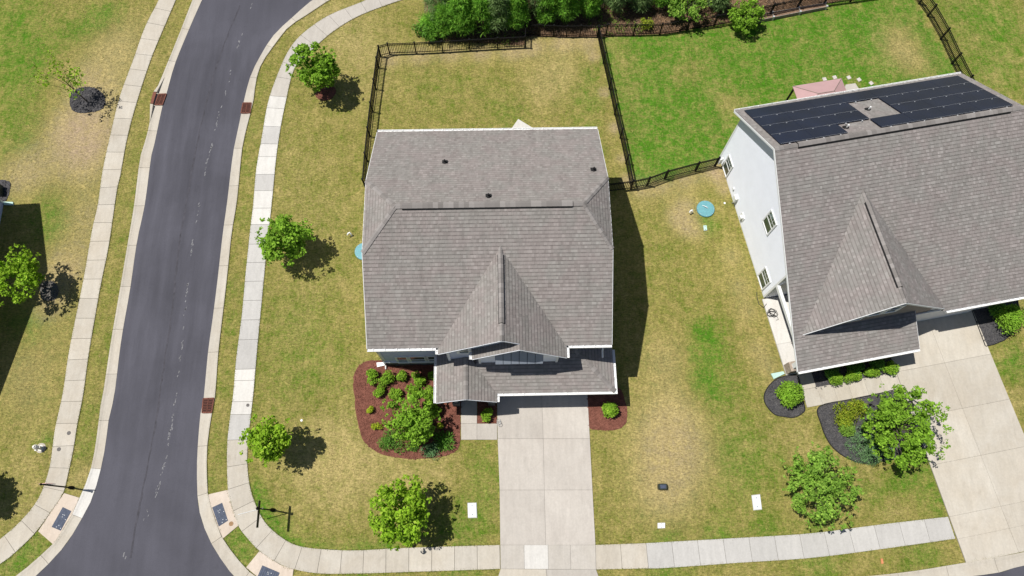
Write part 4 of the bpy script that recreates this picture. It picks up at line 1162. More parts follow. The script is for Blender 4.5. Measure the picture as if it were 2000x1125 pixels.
# walls of the two front gables, standing on the porch roofs
def plate(name, pts, mat):
    mb = MB(); mb.add(pts, [tuple(range(len(pts)))]); return mb.build(name, MAT[mat], H)
plate('wall', [(-3.14, 9.68, 3.2), (2.95, 9.68, 3.2), (2.95, 9.68, 5.7), (GX, 9.68, GZ-.25), (-3.14, 9.68, 5.7)], 'siding_blue')
lap_wall(H, [(-3.12, 3.3), (-.6, 3.3), (-.6, 7.6), (GX-.2, GZ-.35), (-3.12, 5.75)], (0, 9.676, 0), (1, 0, 0), (0, -1, 0), 'siding_blue')
plate('wall', [(-3.14, 9.68, 3.2), (-3.14, 10.3, 3.2), (-3.14, 10.3, 5.8), (-3.14, 9.68, 5.8)], 'siding_blue')
mb = MB(); mb.box((-3.20, 9.60, 3.3), (-3.05, 9.70, 5.9)); mb.build('corner_board', MAT['trim'], H)
window(H, (-2.20, 9.645, 5.62), .56, .95, (1, 0, 0), (0, -1, 0), grid=None, split='h', trim=.12)
plate('wall', [(-1.40, 9.40, 3.3), (3.0, 9.40, 3.3), (3.0, 9.40, 5.9), (G2X, 9.40, G2Z-.2), (-1.40, 9.40, 5.9)], 'siding_white')
plate('wall', [(-1.40, 9.40, 3.3), (-1.40, 9.9, 3.3), (-1.40, 9.9, 5.9), (-1.40, 9.40, 5.9)], 'siding_white')
plate('wall', [(3.0, 9.40, 3.3), (3.0, 9.40, 5.9), (3.0, 10.2, 5.9), (3.0, 10.2, 3.3)], 'siding_white')
lap_wall(H, [(-1.36, 3.9), (2.97, 3.9), (2.97, 5.85), (G2X, G2Z-.25), (-1.36, 5.85)], (0, 9.395, 0), (1, 0, 0), (0, -1, 0), 'siding_white')
for x in (-1.44, 2.92):
    mb = MB(); mb.box((x, 9.32, 3.7), (x+.13, 9.42, 5.9)); mb.build('corner_board', MAT['trim'], H)
bw = 2.62/6      # small pent roof of six metal panels under the gable
for k in range(6):
    x0 = -.49+bw*k; x1 = x0+bw
    mb = MB(); mb.slab3([(x0+.014, 8.86, 5.42), (x1-.014, 8.86, 5.42), (x1-.014, 9.40, 6.35), (x0+.014, 9.40, 6.35)], (0, 0, .035)); mb.build('metal_roof_panel', MAT['batten'], H)
plate('pent_deck', [(-.49, 8.88, 5.41), (2.13, 8.88, 5.41), (2.13, 9.40, 6.33), (-.49, 9.40, 6.33)], 'backing')
for x in (-.46, 2.06):
    mb = MB(); mb.slab3([(x, 9.40, 4.9), (x, 8.92, 5.40), (x, 9.40, 5.40)], (.05, 0, 0)); mb.build('pent_bracket', MAT['trim'], H)
# porch gable face, its stone piers, the garage door under the eave
mb = MB(); mb.slab3([(PX0+.7, PY+.36, 2.55), (PX1-.2, PY+.36, 2.55), (PX1-.2, PY+.36, PZ+.02), (PXM, PY+.36, PRZ-.22), (PX0+.7, PY+.36, PZ+.25)], (0, .06, 0)); mb.build('porch_gable', MAT['siding_blue'], H)
mb = MB(); mb.box((PX0+.62, PY+.30, 2.38), (PX1-.15, PY+.50, 2.58)); mb.build('porch_beam', MAT['siding_blue'], H)
for x in (PX0+.78, PX1-.55):
    mb = MB(); mb.box((x, PY+.28, 0), (x+.42, PY+.70, .95)); mb.build('stone_pier', MAT['stone'], H)
    mb = MB(); mb.box((x+.10, PY+.38, .95), (x+.32, PY+.60, 2.4)); mb.build('porch_column', MAT['trim'], H)
mb = MB(); mb.box((-.60, 8.15, 0), (5.74, 10.2, 2.72)); mb.build('garage_wall', MAT['siding_blue'], H)
for k in range(4):
    mb = MB(); mb.box((.05, 8.10, .03+.55*k), (4.9, 8.15, .56+.55*k)); mb.build('garage_door_panel', MAT['garage_door'], H)
mb = MB(); mb.box((PX0+.55, 9.4, 0), (-.6, 10.2, 2.8)); mb.build('porch_wall', MAT['siding_blue'], H)
# downspouts and splash block
mb = MB(); mb.tube([(HX0+.28, HY0-.05, EZ-.12), (HX0+.22, HY0-.05, EZ-.3), (WX0-.05, WY0-.07, EZ-.75), (WX0-.05, WY0-.07, .25), (WX0-.05, WY0-.3, .12)], .045, 6); mb.build('downspout', MAT['gutter'], H)
mb = MB(); mb.tube([(5.45, HY0-.07, EZ-.12), (5.45, HY0-.07, EZ-.35), (5.62, 10.1, EZ-.8), (5.62, 10.1, 4.3), (5.62, 9.8, 4.05), (5.62, 9.5, 3.95)], .05, 6); mb.build('downspout', MAT['gutter'], H)
mb = MB(); mb.prism(list(reversed([(-7.94,10.34),(-7.89,10.06),(-7.29,10.19),(-7.40,10.36)])), .02, .10); mb.build('splash_block', MAT['white_plastic'], label='white splash block in the red mulch by the house corner', cat='splash block')
# roof vents
def vent_pipe(parent, x, y, z, sl, T=None):
    mb = MB(T); mb.prism([(x-.16, y-.16), (x+.16, y-.16), (x+.16, y+.16), (x-.16, y+.16)], z-.12, z+.035)
    mb.lathe((x, y, z), [(.14, .0), (.12, .09), (.07, .13)], 12); o = mb.build('vent_boot', MAT['vent'], parent)
    mb = MB(T); mb.lathe((x, y, z), [(.045, .05), (.045, .36)], 10); mb.build('vent_pipe', MAT['white_plastic' if T else 'vent'], o)
for x, y, z in ((-3.19, 20.2, 7.44), (-.69, 17.2, 9.10), (5.2, 19.31, 7.93)):
    vent_pipe(H, x, y, z, SL)

# ---------------------------------------------------------------- the right-hand house, in its own turned frame (u along the eaves, v towards the street)
NA = math.radians(9.5); NOx, NOy = 14.6, 24.7
def NW(p):
    u, v, z = p
    return (NOx+u*math.cos(NA)+v*math.sin(NA), NOy+u*math.sin(NA)-v*math.cos(NA), z)
def NW2(u, v): return NW((u, v, 0))[:2]
c0 = NW((7.5, 7, 0))
N = empty('house', c0, 'right house with solar panels on its rear roof slope and pale side wall', 'house')
NE, NVR, NR, NVF, NF, NUE = 5.35, 4.55, 8.50, 14.35, 3.35, 15.0
ns = (NR-NE)/NVR; nf = (NR-NF)/(NVF-NVR)
ff = lambda v: NR-nf*(v-NVR)
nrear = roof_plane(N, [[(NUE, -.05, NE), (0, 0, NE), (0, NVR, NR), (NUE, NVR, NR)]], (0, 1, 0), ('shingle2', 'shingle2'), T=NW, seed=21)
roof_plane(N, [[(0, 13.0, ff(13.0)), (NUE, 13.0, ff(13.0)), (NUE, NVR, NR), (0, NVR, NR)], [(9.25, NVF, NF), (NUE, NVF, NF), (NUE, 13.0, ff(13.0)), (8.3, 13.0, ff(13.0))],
               [(0, NVF, NF), (.65, NVF, NF), (1.6, 13.0, ff(13.0)), (0, 13.0, ff(13.0))]], (0, -1, 0), ('shingle2', 'shingle_shadow'), T=NW, seed=22)
ridge_caps(nrear, (0, NVR, NR+.02), (NUE, NVR, NR+.02), (0, -1, -ns), (0, 1, -nf), T=NW, seed=9)
ridge_caps(nrear, (1.35, NVR, NR+.03), (14.05, NVR, NR+.03), (0, -1, -ns), (0, 1, -nf), T=NW, vent=True, w=.19, seed=10)
NGU, NGZ, NGV, NGL, NGR = 4.95, 7.03, 14.22, .45, 9.45
ngs = (NGZ-NF)/(NGR-NGU); vb = NVR+(NR-NGZ)/nf-.1
ngl = roof_plane(N, [[(NGL, NGV, NF), (NGU, NGV, NGZ), (NGU, vb, NGZ)]], (1, 0, 0), ('shingle2', 'shingle_shadow'), T=NW, seed=23)
roof_plane(N, [[(NGR, NGV, NF), (NGU, NGV, NGZ), (NGU, vb, NGZ)]], (-1, 0, 0), ('shingle2', 'shingle2'), T=NW, seed=24)
ridge_caps(ngl, (NGU, NGV, NGZ+.02), (NGU, vb, NGZ+.02), (-1, 0, -ngs), (1, 0, -ngs), T=NW, w=.14, seed=11)
ridge_caps(ngl, (NGU, 13.3, NGZ+.03), (NGU, 8.1, NGZ+.03), (-1, 0, -ngs), (1, 0, -ngs), T=NW, vent=True, w=.17, seed=12)
NPZ, NPV, NPU = 2.52, 16.15, 7.55
roof_plane(N, [[(0, NPV, NPZ), (NPU, NPV, NPZ), (NPU, NVF-.35, NF+.10), (0, NVF-.35, NF+.10)]], (0, -1, 0), ('shingle2', 'shingle_shadow'), T=NW, seed=25)
gutter(N, [(0, 0, NE), (NUE, -.05, NE)], [(0, -1, 0)], T=NW, w=.12)
gutter(N, [(NGR, NVF, NF), (NUE, NVF, NF)], [(0, 1, 0)], T=NW)
gutter(N, [(0, NPV, NPZ), (NPU, NPV, NPZ)], [(0, 1, 0)], T=NW)
rake(N, [(0, 0, NE), (0, NVR, NR), (0, NVF, NF), (0, NPV, NPZ)], (-1, 0, 0), T=NW)
rake(N, [(NUE, -.05, NE), (NUE, NVR, NR), (NUE, NVF, NF)], (1, 0, 0), T=NW)
rake(N, [(NPU, NVF-.35, NF+.1), (NPU, NPV, NPZ)], (1, 0, 0), T=NW, w=.2)
rake(N, [(NGL, NGV, NF), (NGU, NGV, NGZ), (NGR, NGV, NF)], (0, 1, 0), T=NW, w=.2)
# walls
u0, u1, v0, v1 = .42, 14.6, .42, 10.75
rz_ = lambda v: (NE+ns*v if v < NVR else ff(v))-.17
prof = [(v0, 0), (v0, rz_(v0)), (NVR, NR-.2), (v1, rz_(v1)), (v1, 0)]
mb = MB(NW)
n = len(prof)
mb.add([(u0+.02, v, z) for v, z in prof]+[(u1, v, z) for v, z in prof], [tuple(range(n)), tuple(range(2*n-1, n-1, -1))]+[(i, n+i, n+(i+1) % n, (i+1) % n) for i in range(n)])
mb.build('wall', MAT['siding_white'], N)
lap_wall(N, [(v0, .2), (v1, .2), (v1, rz_(v1)), (NVR, NR-.2), (v0, rz_(v0))], (u0, 0, 0), (0, 1, 0), (-1, 0, 0), 'siding_white', T=NW, expo=.17)
mb = MB(NW); mb.box((u0-.03, v0-.03, .15), (u0+.10, v0+.09, rz_(v0))); mb.build('corner_board', MAT['trim'], N)
mb = MB(NW); mb.box((u0-.03, v1-.10, .15), (u0+.10, v1+.03, rz_(v1)-.1)); mb.build('corner_board', MAT['trim'], N)
mb = MB(NW); mb.slab3([(.04, .1, NE-.11), (u0, .1, NE-.11), (u0, NVR, NR-.16), (.04, NVR, NR-.16)], (0, 0, -.03)); mb.build('soffit', MAT['siding_blue'], N)
mb = MB(NW); mb.slab3([(.04, NVR, NR-.16), (u0, NVR, NR-.16), (u0, NVF, NF-.16), (.04, NVF, NF-.16)], (0, 0, -.03)); mb.build('soffit', MAT['siding_blue'], N)
mb = MB(NW); mb.slab3([(u0-.02, v0, rz_(v0)), (u0-.02, NVR, NR-.18), (u0-.02, NVR, NR-.5), (u0-.02, v0, rz_(v0)-.32)], (-.025, 0, 0)); mb.build('frieze_board', MAT['siding_blue'], N)
for (v, z, w, h) in ((1.62, 1.05, .82, 1.45), (7.30, 4.28, .92, 1.5), (9.80, 1.10, .95, 1.45)):
    window(N, (u0-.024, v, z), w, h, (0, 1, 0), (-1, 0, 0), T=NW, grid=(3, 2), split='h', trim=.065)
# recessed side porch: header beam, stone pier column, back wall
mb = MB(NW); mb.box((u0-.04, v1+.03, 2.32), (u0+.14, 15.5, 2.60)); mb.build('porch_beam', MAT['trim'], N)
mb = MB(NW); mb.box((u0+.14, v1, 0), (6.6, v1+.05, 3.9)); mb.build('porch_wall', MAT['siding_white'], N)
mb = MB(NW); mb.box((u0-.12, 15.25, 0), (u0+.50, 15.85, .95)); st = mb.build('stone_pier', MAT['stone_tan'], N)
mb = MB(NW); mb.box((u0+.03, 15.40, .95), (u0+.33, 15.70, 2.45)); mb.build('porch_column', MAT['trim'], N)
mb = MB(NW); mb.box((7.0, 15.3, 0), (7.5, 15.8, .95)); mb.build('stone_pier', MAT['stone_tan'], N)
mb = MB(NW); mb.box((7.1, 15.40, .95), (7.4, 15.70, 2.5)); mb.build('porch_column', MAT['trim'], N)
mb = MB(NW); mb.box((.3, 15.45, 2.30), (7.5, 15.65, 2.50)); mb.build('porch_beam', MAT['trim'], N)
# front gable wall and garage
gw = 14.02
mb = MB(NW); mb.slab3([(1.2, gw, 0), (8.9, gw, 0), (8.9, gw, NF+.2), (NGU, gw, NGZ-.25), (1.2, gw, NF+.2)], (0, -.05, 0)); mb.build('wall', MAT['gable_brown'], N)
lap_wall(N, [(1.3, 3.2), (8.85, 3.2), (8.85, NF+.25), (NGU, NGZ-.3), (1.3, NF+.25)], (0, gw+.002, 0), (1, 0, 0), (0, 1, 0), 'gable_brown', T=NW)
mb = MB(NW); mb.box((7.6, gw-.2, 0), (14.6, gw-.03, 3.2)); mb.build('garage_wall', MAT['trim'], N)
mb = MB(NW); mb.box((14.55, v1, 0), (14.6, gw-.05, 3.2)); mb.build('garage_wall', MAT['siding_white'], N)
mb = MB(NW); mb.box((6.6, v1, 0), (6.7, gw-.06, 3.3)); mb.build('garage_wall', MAT['siding_white'], N)
for k in range(4):
    mb = MB(NW); mb.box((7.7, gw+.02, .03+.56*k), (13.0, gw+.07, .57+.56*k)); mb.build('garage_door_panel', MAT['garage_door'], N)
mb = MB(NW); mb.box((7.58, gw+.02, 2.28), (13.1, gw+.10, 2.5)); mb.build('door_header', MAT['trim'], N)
for k in range(3):
    window(N, (3.35+.95*k, gw+.026, 4.75+.45*(k > 0)), .66, .95, (1, 0, 0), (0, 1, 0), T=NW, grid=None, split='h', trim=.13)
# solar panels: 2 m by 1 m (in plan) in four rows on the rear slope
nn = Vector((0, -ns, 1)).normalized()
def solar(u, row):
    e = .018; v = .32+1.02*row; z = lambda q: NE+ns*q
    eu = .006; q = [(u+eu, v+e), (u+2-eu, v+e), (u+2-eu, v+1.02-e), (u+eu, v+1.02-e)]
    mb = MB(NW); lift = nn*.10
    mb.slab3([tuple(Vector((a, b, z(b)))+lift) for a, b in q], tuple(nn*.035)); p = mb.build('solar_panel', MAT['solar'], N)
    for t in (.25, .75):
        a = u+2*t; mb = MB(NW)
        mb.box((a-.03, v+1.0, z(v+1.02)+.02), (a+.03, v+1.06, z(v+1.02)+.17)); mb.build('clamp', MAT['alu'], p)
    mb = MB(NW); b = v+1.02-e
    mb.add([tuple(Vector((a, bb, z(bb)))+nn*.137) for a, bb in ((u+e, b-.010), (u+2-e, b-.010), (u+2-e, b), (u+e, b))], [(0, 1, 2, 3)])
    mb.build('frame_edge', MAT['alu'], p)
US = .42; UR = 8.28
for k in range(7): solar(US+k*2.0-.0, 0)
for row in (1, 2):
    for k in range(3): solar(US+k*2.0, row); solar(US+8+k*2.0, row)
for k in range(2): solar(US+k*2.0, 3)
for k in range(4): solar(US+6+k*2.0, 3)
vent_pipe(N, 7.1, 2.3, NE+ns*2.3, ns, T=NW)
vent_pipe(N, 4.75, 3.75, NE+ns*3.75, ns, T=NW)
# fittings on the pale side wall
mb = MB(NW); mb.box((u0-.22, 3.75, .55), (u0-.02, 4.10, 1.05)); mt = mb.build('meter_box', MAT['white_plastic'], N)
mb = MB(NW); mb.tube([(u0-.10, 3.9, .55), (u0-.10, 3.9, .05)], .03, 6); mb.build('conduit', MAT['alu'], N)
mb = MB(NW); mb.box((u0-.06, 5.05, .60), (u0-.02, 5.55, 1.05)); vb_ = mb.build('vent_plate', MAT['trim'], N)
mb = MB(NW); mb.box((u0-.20, 5.18, .66), (u0-.055, 5.42, .90)); mb.build('vent_hood', MAT['white_plastic'], N)
mb = MB(NW); mb.box((u0-.10, 3.15, .75), (u0-.02, 3.30, .92)); mb.build('outlet_box', MAT['white_plastic'], N)
# paving of the right house
def nq(a): return [NW2(*p) for p in a]
nd = base_sheet('driveway', nq([(7.1, 13.7), (13.4, 13.7), (13.4, 28.3), (7.1, 28.3)]), .009, 'joint', 'pale beige concrete driveway of the right house')
vs_ = (13.85, 16.95, 19.85, 22.72, 25.7, 26.95, 28.3)
for k in range(6):
    quad_panel(nd, nq([(7.12, vs_[k]), (10.32, vs_[k]), (10.32, vs_[k+1]), (7.12, vs_[k+1])]), .052, 'conc_tan')
    quad_panel(nd, nq([(10.32, vs_[k]), (13.4, vs_[k]), (13.4, vs_[k+1]), (10.32, vs_[k+1])]), .052, 'conc_tan')
nwk = base_sheet('front_walk', nq([(.95, 16.0), (1.9, 16.0), (1.9, 16.95), (7.1, 16.95), (7.1, 18.05), (.95, 18.05)]), .009, 'joint', 'beige concrete front walk of the right house')
quad_panel(nwk, nq([(.95, 15.6), (1.9, 15.6), (1.9, 16.95), (.95, 16.95)]), .05, 'conc_tan')
ws = (.95, 1.95, 2.95, 3.9, 4.95, 6.0, 7.1)
for k in range(6): quad_panel(nwk, nq([(ws[k], 16.95), (ws[k+1], 16.95), (ws[k+1], 18.05), (ws[k], 18.05)]), .05, 'conc_tan')
nsl = base_sheet('porch_slab', nq([(.28, 10.8), (6.6, 10.8), (6.6, 16.0), (.28, 15.9)]), .009, 'joint', 'cream concrete porch slab along the right house')
for a, b in ((10.85, 13.9), (13.9, 15.9)):
    quad_panel(nsl, nq([(.28, a), (3.2, a), (3.2, b), (.28, b)]), .12, 'conc_new')

# ---------------------------------------------------------------- the house at the left edge (only a sliver of its wall and its shadow reach the picture)
W0 = np.array((-33.37,21.78)); W1 = np.array((-33.30,20.24)); dv = (W1-W0)/np.hypot(*(W1-W0)); du = np.array([dv[1], -dv[0]])
if du[0] > 0: du = -du
def LW(p): q = W0+du*p[0]+dv*p[1]; return (q[0], q[1], p[2])
L = empty('house', (W0[0]-5, W0[1]-5, 0), 'blue sided house at the left edge beyond the sidewalk', 'house')
prof = [(0, 0), (0, 5.2), (4.2, 8.0), (13.6, 3.3), (13.6, 0)]
mb = MB(LW); n = 5
mb.add([(0, v, z) for v, z in prof]+[(11, v, z) for v, z in prof], [tuple(range(n)), tuple(range(2*n-1, n-1, -1))]+[(i, n+i, n+(i+1) % n, (i+1) % n) for i in range(n)])
lw = mb.build('wall', MAT['siding_blue'], L)
import bmesh
bm = bmesh.new(); bm.from_mesh(lw.data); bmesh.ops.recalc_face_normals(bm, faces=bm.faces); bm.to_mesh(lw.data); bm.free()
for poly in ([(-.3, -.35, 5.22), (11.3, -.35, 5.22), (11.3, 4.2, 8.2), (-.3, 4.2, 8.2)], [(-.3, 14.1, 3.25), (11.3, 14.1, 3.25), (11.3, 4.2, 8.2), (-.3, 4.2, 8.2)]):
    mb = MB(LW); mb.slab3(poly, (0, 0, -.15)); o = mb.build('roof', MAT['shingle2'], L)
    bm = bmesh.new(); bm.from_mesh(o.data); bmesh.ops.recalc_face_normals(bm, faces=bm.faces); bm.to_mesh(o.data); bm.free()
mb = MB(LW); mb.box((-.07, .0, 0.1), (.05, .10, 5.1)); mb.build('corner_board', MAT['trim'], L)
mb = MB(); mb.prism(list(reversed([(-33.36,21.82),(-32.71,21.79),(-32.66,21.56),(-33.28,21.59)])), .02, .09); mb.build('splash_block', MAT['teal_pale'], label='teal splash block by the left edge house corner', cat='splash block')
mb = MB(); mb.prism(list(reversed([(-33.95,23.01),(-33.54,22.93),(-33.45,22.24),(-33.82,22.24)])), .03, .55); o = mb.build('utility_box', MAT['green_dark'], label='dark box on black mulch at the left edge house', cat='utility box')

# ---------------------------------------------------------------- fences
def fence(pts, label, h=1.22, sp=.118, span=1.85, posts=None):
    root = empty('fence', (pts[0][0], pts[0][1], 0), label, 'fence', 'black metal picket fences round the back yards')
    R0 = WL[root.name]
    pm = MB(); s = .045; pm.box((-s, -s, 0), (s, s, h+.04)); pm.box((-s-.012, -s-.012, h+.04), (s+.012, s+.012, h+.065))
    pme = mesh_np('post', pm.v, pm.f, MAT['black_metal'])
    km = MB(); s = .015; km.box((-s, -s, .06), (s, s, h-.02)); kme = mesh_np('picket', km.v, km.f, MAT['black_metal'])
    def rot(me, name, x, y, a):
        o = link(name, me, root, (x-R0.x, y-R0.y, 0)); o.rotation_euler = (0, 0, a); return o
    pl = [pts[0]]
    for a, b in zip(pts[:-1], pts[1:]):
        L = math.hypot(b[0]-a[0], b[1]-a[1]); n = max(1, round(L/span)) if not posts else 1
        for k in range(n): pl.append(lerp(a, b, (k+1)/n))
    for k, p in enumerate(pl):
        q = pl[min(k+1, len(pl)-1)]; o_ = pl[max(k-1, 0)]
        rot(pme, 'post', p[0], p[1], math.atan2(q[1]-o_[1], q[0]-o_[0]))
    for a, b in zip(pl[:-1], pl[1:]):
        L = math.hypot(b[0]-a[0], b[1]-a[1]); ang = math.atan2(b[1]-a[1], b[0]-a[0])
        for z in (h-.05, h-.20, .16):
            mb = MB(); d = np.array([math.cos(ang), math.sin(ang)]); n_ = np.array([-d[1], d[0]])*.020
            a_, b_ = np.array(a), np.array(b)
            mb.prism([tuple(a_+n_), tuple(a_-n_), tuple(b_-n_), tuple(b_+n_)], z, z+.038); mb.build('rail', MAT['black_metal'], root)
        n = int(L/sp)
        for k in range(1, n): 
            p = lerp(a, b, k/n); rot(kme, 'picket', p[0], p[1], ang)
    return root
fence([(-8.57,33.04),(-7.93,33.24),(-6.02,33.29),(-4.08,33.38),(-2.11,33.50),(-0.09,33.61),(1.89,33.69)], 'black picket fence across the rear of the middle yard below the wood', posts=True)
fence([(1.89,33.69),(1.96,34.68)], 'short black picket return stepping the rear fence back', posts=True)
fence([(1.96,34.68),(2.97,34.71),(3.99,34.62),(4.97,34.56),(5.95,34.59),(7.23,34.53)], 'shaded black picket fence at the wood edge behind the middle yard', posts=True)
fence([(7.26,34.55),(7.88,34.66),(9.89,34.63),(11.84,34.67),(13.88,35.00),(15.93,35.34),(18.05,35.81),(20.18,36.27),(22.28,36.77),(24.34,37.12),(26.44,37.42),(28.64,37.76),(31.06,38.20)], 'black picket fence along the rear of the lush yard by the raised bed', posts=True)
fence([(31.06,38.20),(31.59,37.15),(32.01,36.02),(32.53,33.95),(32.89,31.80),(33.29,29.92),(33.45,28.97)], 'black picket fence down the right side of the lush yard', posts=True)
fence([(7.26,34.48),(7.54,32.23),(7.83,30.05),(8.07,27.94),(8.34,26.04),(8.59,24.03),(8.79,22.11)], 'black picket fence dividing the straw yard from the lush yard', posts=True)
fence([(6.97,21.87),(8.79,22.09),(9.90,22.32),(11.17,22.81),(13.32,23.40),(14.71,23.73)], 'black picket fence between the two houses', posts=True)
fence([(-8.57,33.04),(-8.68,32.08),(-8.81,30.27),(-8.95,28.41),(-9.06,26.44),(-9.15,24.48),(-9.20,22.52)], 'black picket fence along the left side of the middle yard', posts=True)
mb = MB(); q = [(14.74,23.69),(14.97,23.81)]; a_, b_ = np.array(q[0]), np.array(q[1])
mb.prism([tuple(a_), tuple(a_+np.array([.05, -.12])), tuple(b_+np.array([.05, -.12])), tuple(b_)], .55, 1.15)
mb.build('panel_box', MAT['white_plastic'], N)
# ---------------------------------------------------------------- raised bed
root = empty('raised_bed', (*(21.44,36.27), 0), 'low timber raised bed of soil along the rear fence', 'raised bed')
rb = [(18.31,35.44),(24.48,36.79),(24.42,37.12),(18.26,35.95)]
mb = MB(); mb.prism(list(reversed(rb)), .01, .20); mb.build('soil', MAT['soil'], root)
def board(a, b, h=.30, w=.05):
    a, b = np.array(a), np.array(b); d = (b-a)/np.hypot(*(b-a)); n_ = np.array([-d[1], d[0]])*w/2
    mb = MB(); mb.prism([tuple(a+n_), tuple(a-n_), tuple(b-n_), tuple(b+n_)], 0, h); mb.build('board', MAT['wood_board'], root)
for k in range(3):
    board(lerp(rb[0], rb[1], k/3), lerp(rb[0], rb[1], (k+1)/3)); board(lerp(rb[3], rb[2], k/3), lerp(rb[3], rb[2], (k+1)/3))
board(rb[1], rb[2]); board(rb[0], rb[3])
for k in range(4):
    a, b = lerp(rb[0], rb[1], k/3), lerp(rb[3], rb[2], k/3)
    if 0 < k < 3: board(a, b, .33, .06)
    for p in (a, b):
        mb = MB(); mb.box((p[0]-.06, p[1]-.06, 0), (p[0]+.06, p[1]+.06, .38)); mb.build('corner_post', MAT['alu'], root)
# ---------------------------------------------------------------- canopy, stepping stones and slab behind the right house
gz = empty('gazebo', NW((7.6, -1.9, 0)), 'dusty pink hip roofed gazebo canopy behind the right house', 'gazebo')
q = [(5.95, -2.95), (9.45, -2.95), (9.45, -.55), (5.95, -.55)]; rp = [(7.15, -1.75), (8.25, -1.75)]
for poly in ([q[0], q[1], rp[1], rp[0]], [q[1], q[2], rp[1]], [q[2], q[3], rp[0], rp[1]], [q[3], q[0], rp[0]]):
    P = [(p[0], p[1], 2.75 if p in rp else 2.2) for p in poly]
    mb = MB(NW); mb.slab3(P, (0, 0, -.03)); o = mb.build('canopy', MAT['canopy_pink'], gz)
    bm = bmesh.new(); bm.from_mesh(o.data); bmesh.ops.recalc_face_normals(bm, faces=bm.faces); bm.to_mesh(o.data); bm.free()
for a, b in ((q[0], rp[0]), (q[1], rp[1]), (q[2], rp[1]), (q[3], rp[0]), (rp[0], rp[1])):
    mb = MB(NW); mb.tube([(a[0], a[1], 2.22 if a not in rp else 2.77), (b[0], b[1], 2.77)], .018, 5); mb.build('seam', MAT['wood_board'], gz)
for p in q:
    mb = MB(NW); mb.box((p[0]-.05+(.12 if p[0] < 7 else -.12), p[1]-.05+(.12 if p[1] < -2 else -.12), 0), (p[0]+.05+(.12 if p[0] < 7 else -.12), p[1]+.05+(.12 if p[1] < -2 else -.12), 2.2)); mb.build('post', MAT['black_metal'], gz)
for k, (p, lab) in enumerate(zip([(23.41,30.63),(24.17,30.77),(25.19,30.74),(25.90,30.55),(26.72,30.24)], ('first pale stepping stone behind the pink canopy', 'second pale stepping stone at the canopy top edge', 'third pale stepping stone just right of the canopy', 'fourth pale stepping stone right of the canopy', 'pale stepping stone nearest the white rear gutter'))):
    mb = MB(); s = .19; a = .2+.1*k; pts = [(p[0]+s*math.cos(a+t), p[1]+s*math.sin(a+t)) for t in (.8, 2.35, 3.95, 5.5)]
    mb.prism(pts, .0, .05); mb.build('stepping_stone', MAT['stepping'], label=lab, cat='stepping stone', group='stepping stones behind the right house')
sp_ = base_sheet('patio', [(24.85,30.14),(25.57,30.25),(25.72,29.86),(26.10,29.09),(24.19,28.69)], .006, 'joint', 'pale patio slab beside the pink canopy')
quad_panel(sp_, [(24.85,30.14),(25.57,30.25),(25.72,29.86),(26.10,29.09),(24.19,28.69)], .05, 'conc_mid')

# ---------------------------------------------------------------- small things
def lid_box(name, poly, h, mat, label, cat, bevel=True):
    root = empty(name, (*np.mean(np.array(poly), axis=0), 0), label, cat)
    p = list(poly)
    a = sum(p[i][0]*p[(i+1) % 4][1]-p[(i+1) % 4][0]*p[i][1] for i in range(4))
    if a < 0: p.reverse()
    c = np.mean(np.array(p), axis=0)
    mb = MB(); mb.prism(p, .0, h*.6); mb.build('rim', MAT['conc_grey'], root)
    pp = [tuple(c+(np.array(q)-c)*.90) for q in p]
    mb = MB(); mb.prism(pp, h*.5, h); mb.build('lid', MAT[mat], root)
    for t in (.18, .82):
        q = (np.array(pp[0])+np.array(pp[1]))/2*(1-t)+(np.array(pp[2])+np.array(pp[3]))/2*t
        mb = MB(); mb.lathe((q[0], q[1], h-.004), [(.030, 0), (.030, .008), (0, .008)], 8); mb.build('bolt', MAT['iron'], root)
    return root
lid_box('meter_lid', [(-2.29,1.87),(-1.75,1.87),(-1.72,1.01),(-2.26,1.01)], .07, 'lid_white', 'white rectangular utility lid in the lawn left of the driveway', 'utility lid')
lid_box('meter_lid', [(14.43,1.97),(14.95,2.02),(14.95,1.14),(14.44,1.11)], .07, 'lid_white', 'tilted pale blue white utility lid left of the bushy tree', 'utility lid')
lid_box('meter_lid', [(8.76,0.53),(9.21,0.53),(9.18,0.23),(8.74,0.22)], .06, 'white_plastic', 'small square white utility lid near the sidewalk', 'utility lid')
lid_box('valve_box', [(13.42,19.30),(13.65,19.31),(13.66,18.94),(13.43,18.91)], .09, 'teal_pale', 'pale green valve box below the round teal lid', 'valve box')
# dark pedestal
root = empty('utility_pedestal', (*(9.18,2.57), 0), 'dark green rounded utility pedestal in the dry lawn', 'utility pedestal')
q = [(8.95,2.69),(9.45,2.71),(9.45,2.39),(8.95,2.37)]; c = np.mean(np.array(q), axis=0)
mb = MB(); p = list(reversed(q))
k = 12; ring = lambda s, z: [(c[0]+s*.28*np.sign(math.cos(t))*abs(math.cos(t))**.45, c[1]+s*.19*np.sign(math.sin(t))*abs(math.sin(t))**.45, z) for t in np.linspace(0, 2*math.pi, k+1)[:-1]]
V = ring(1, 0)+ring(.97, .28)+ring(.80, .36); mb.add(V, [(i, (i+1) % k, k+(i+1) % k, k+i) for i in range(k)]+[(k+i, k+(i+1) % k, 2*k+(i+1) % k, 2*k+i) for i in range(k)]+[tuple(range(2*k, 3*k))]); mb.build('cover', MAT['green_dark'], root)
mb = MB(); mb.box((c[0]-.16, c[1]-.10, .355), (c[0]+.16, c[1]+.10, .372)); mb.build('cap', MAT['slate'], root)
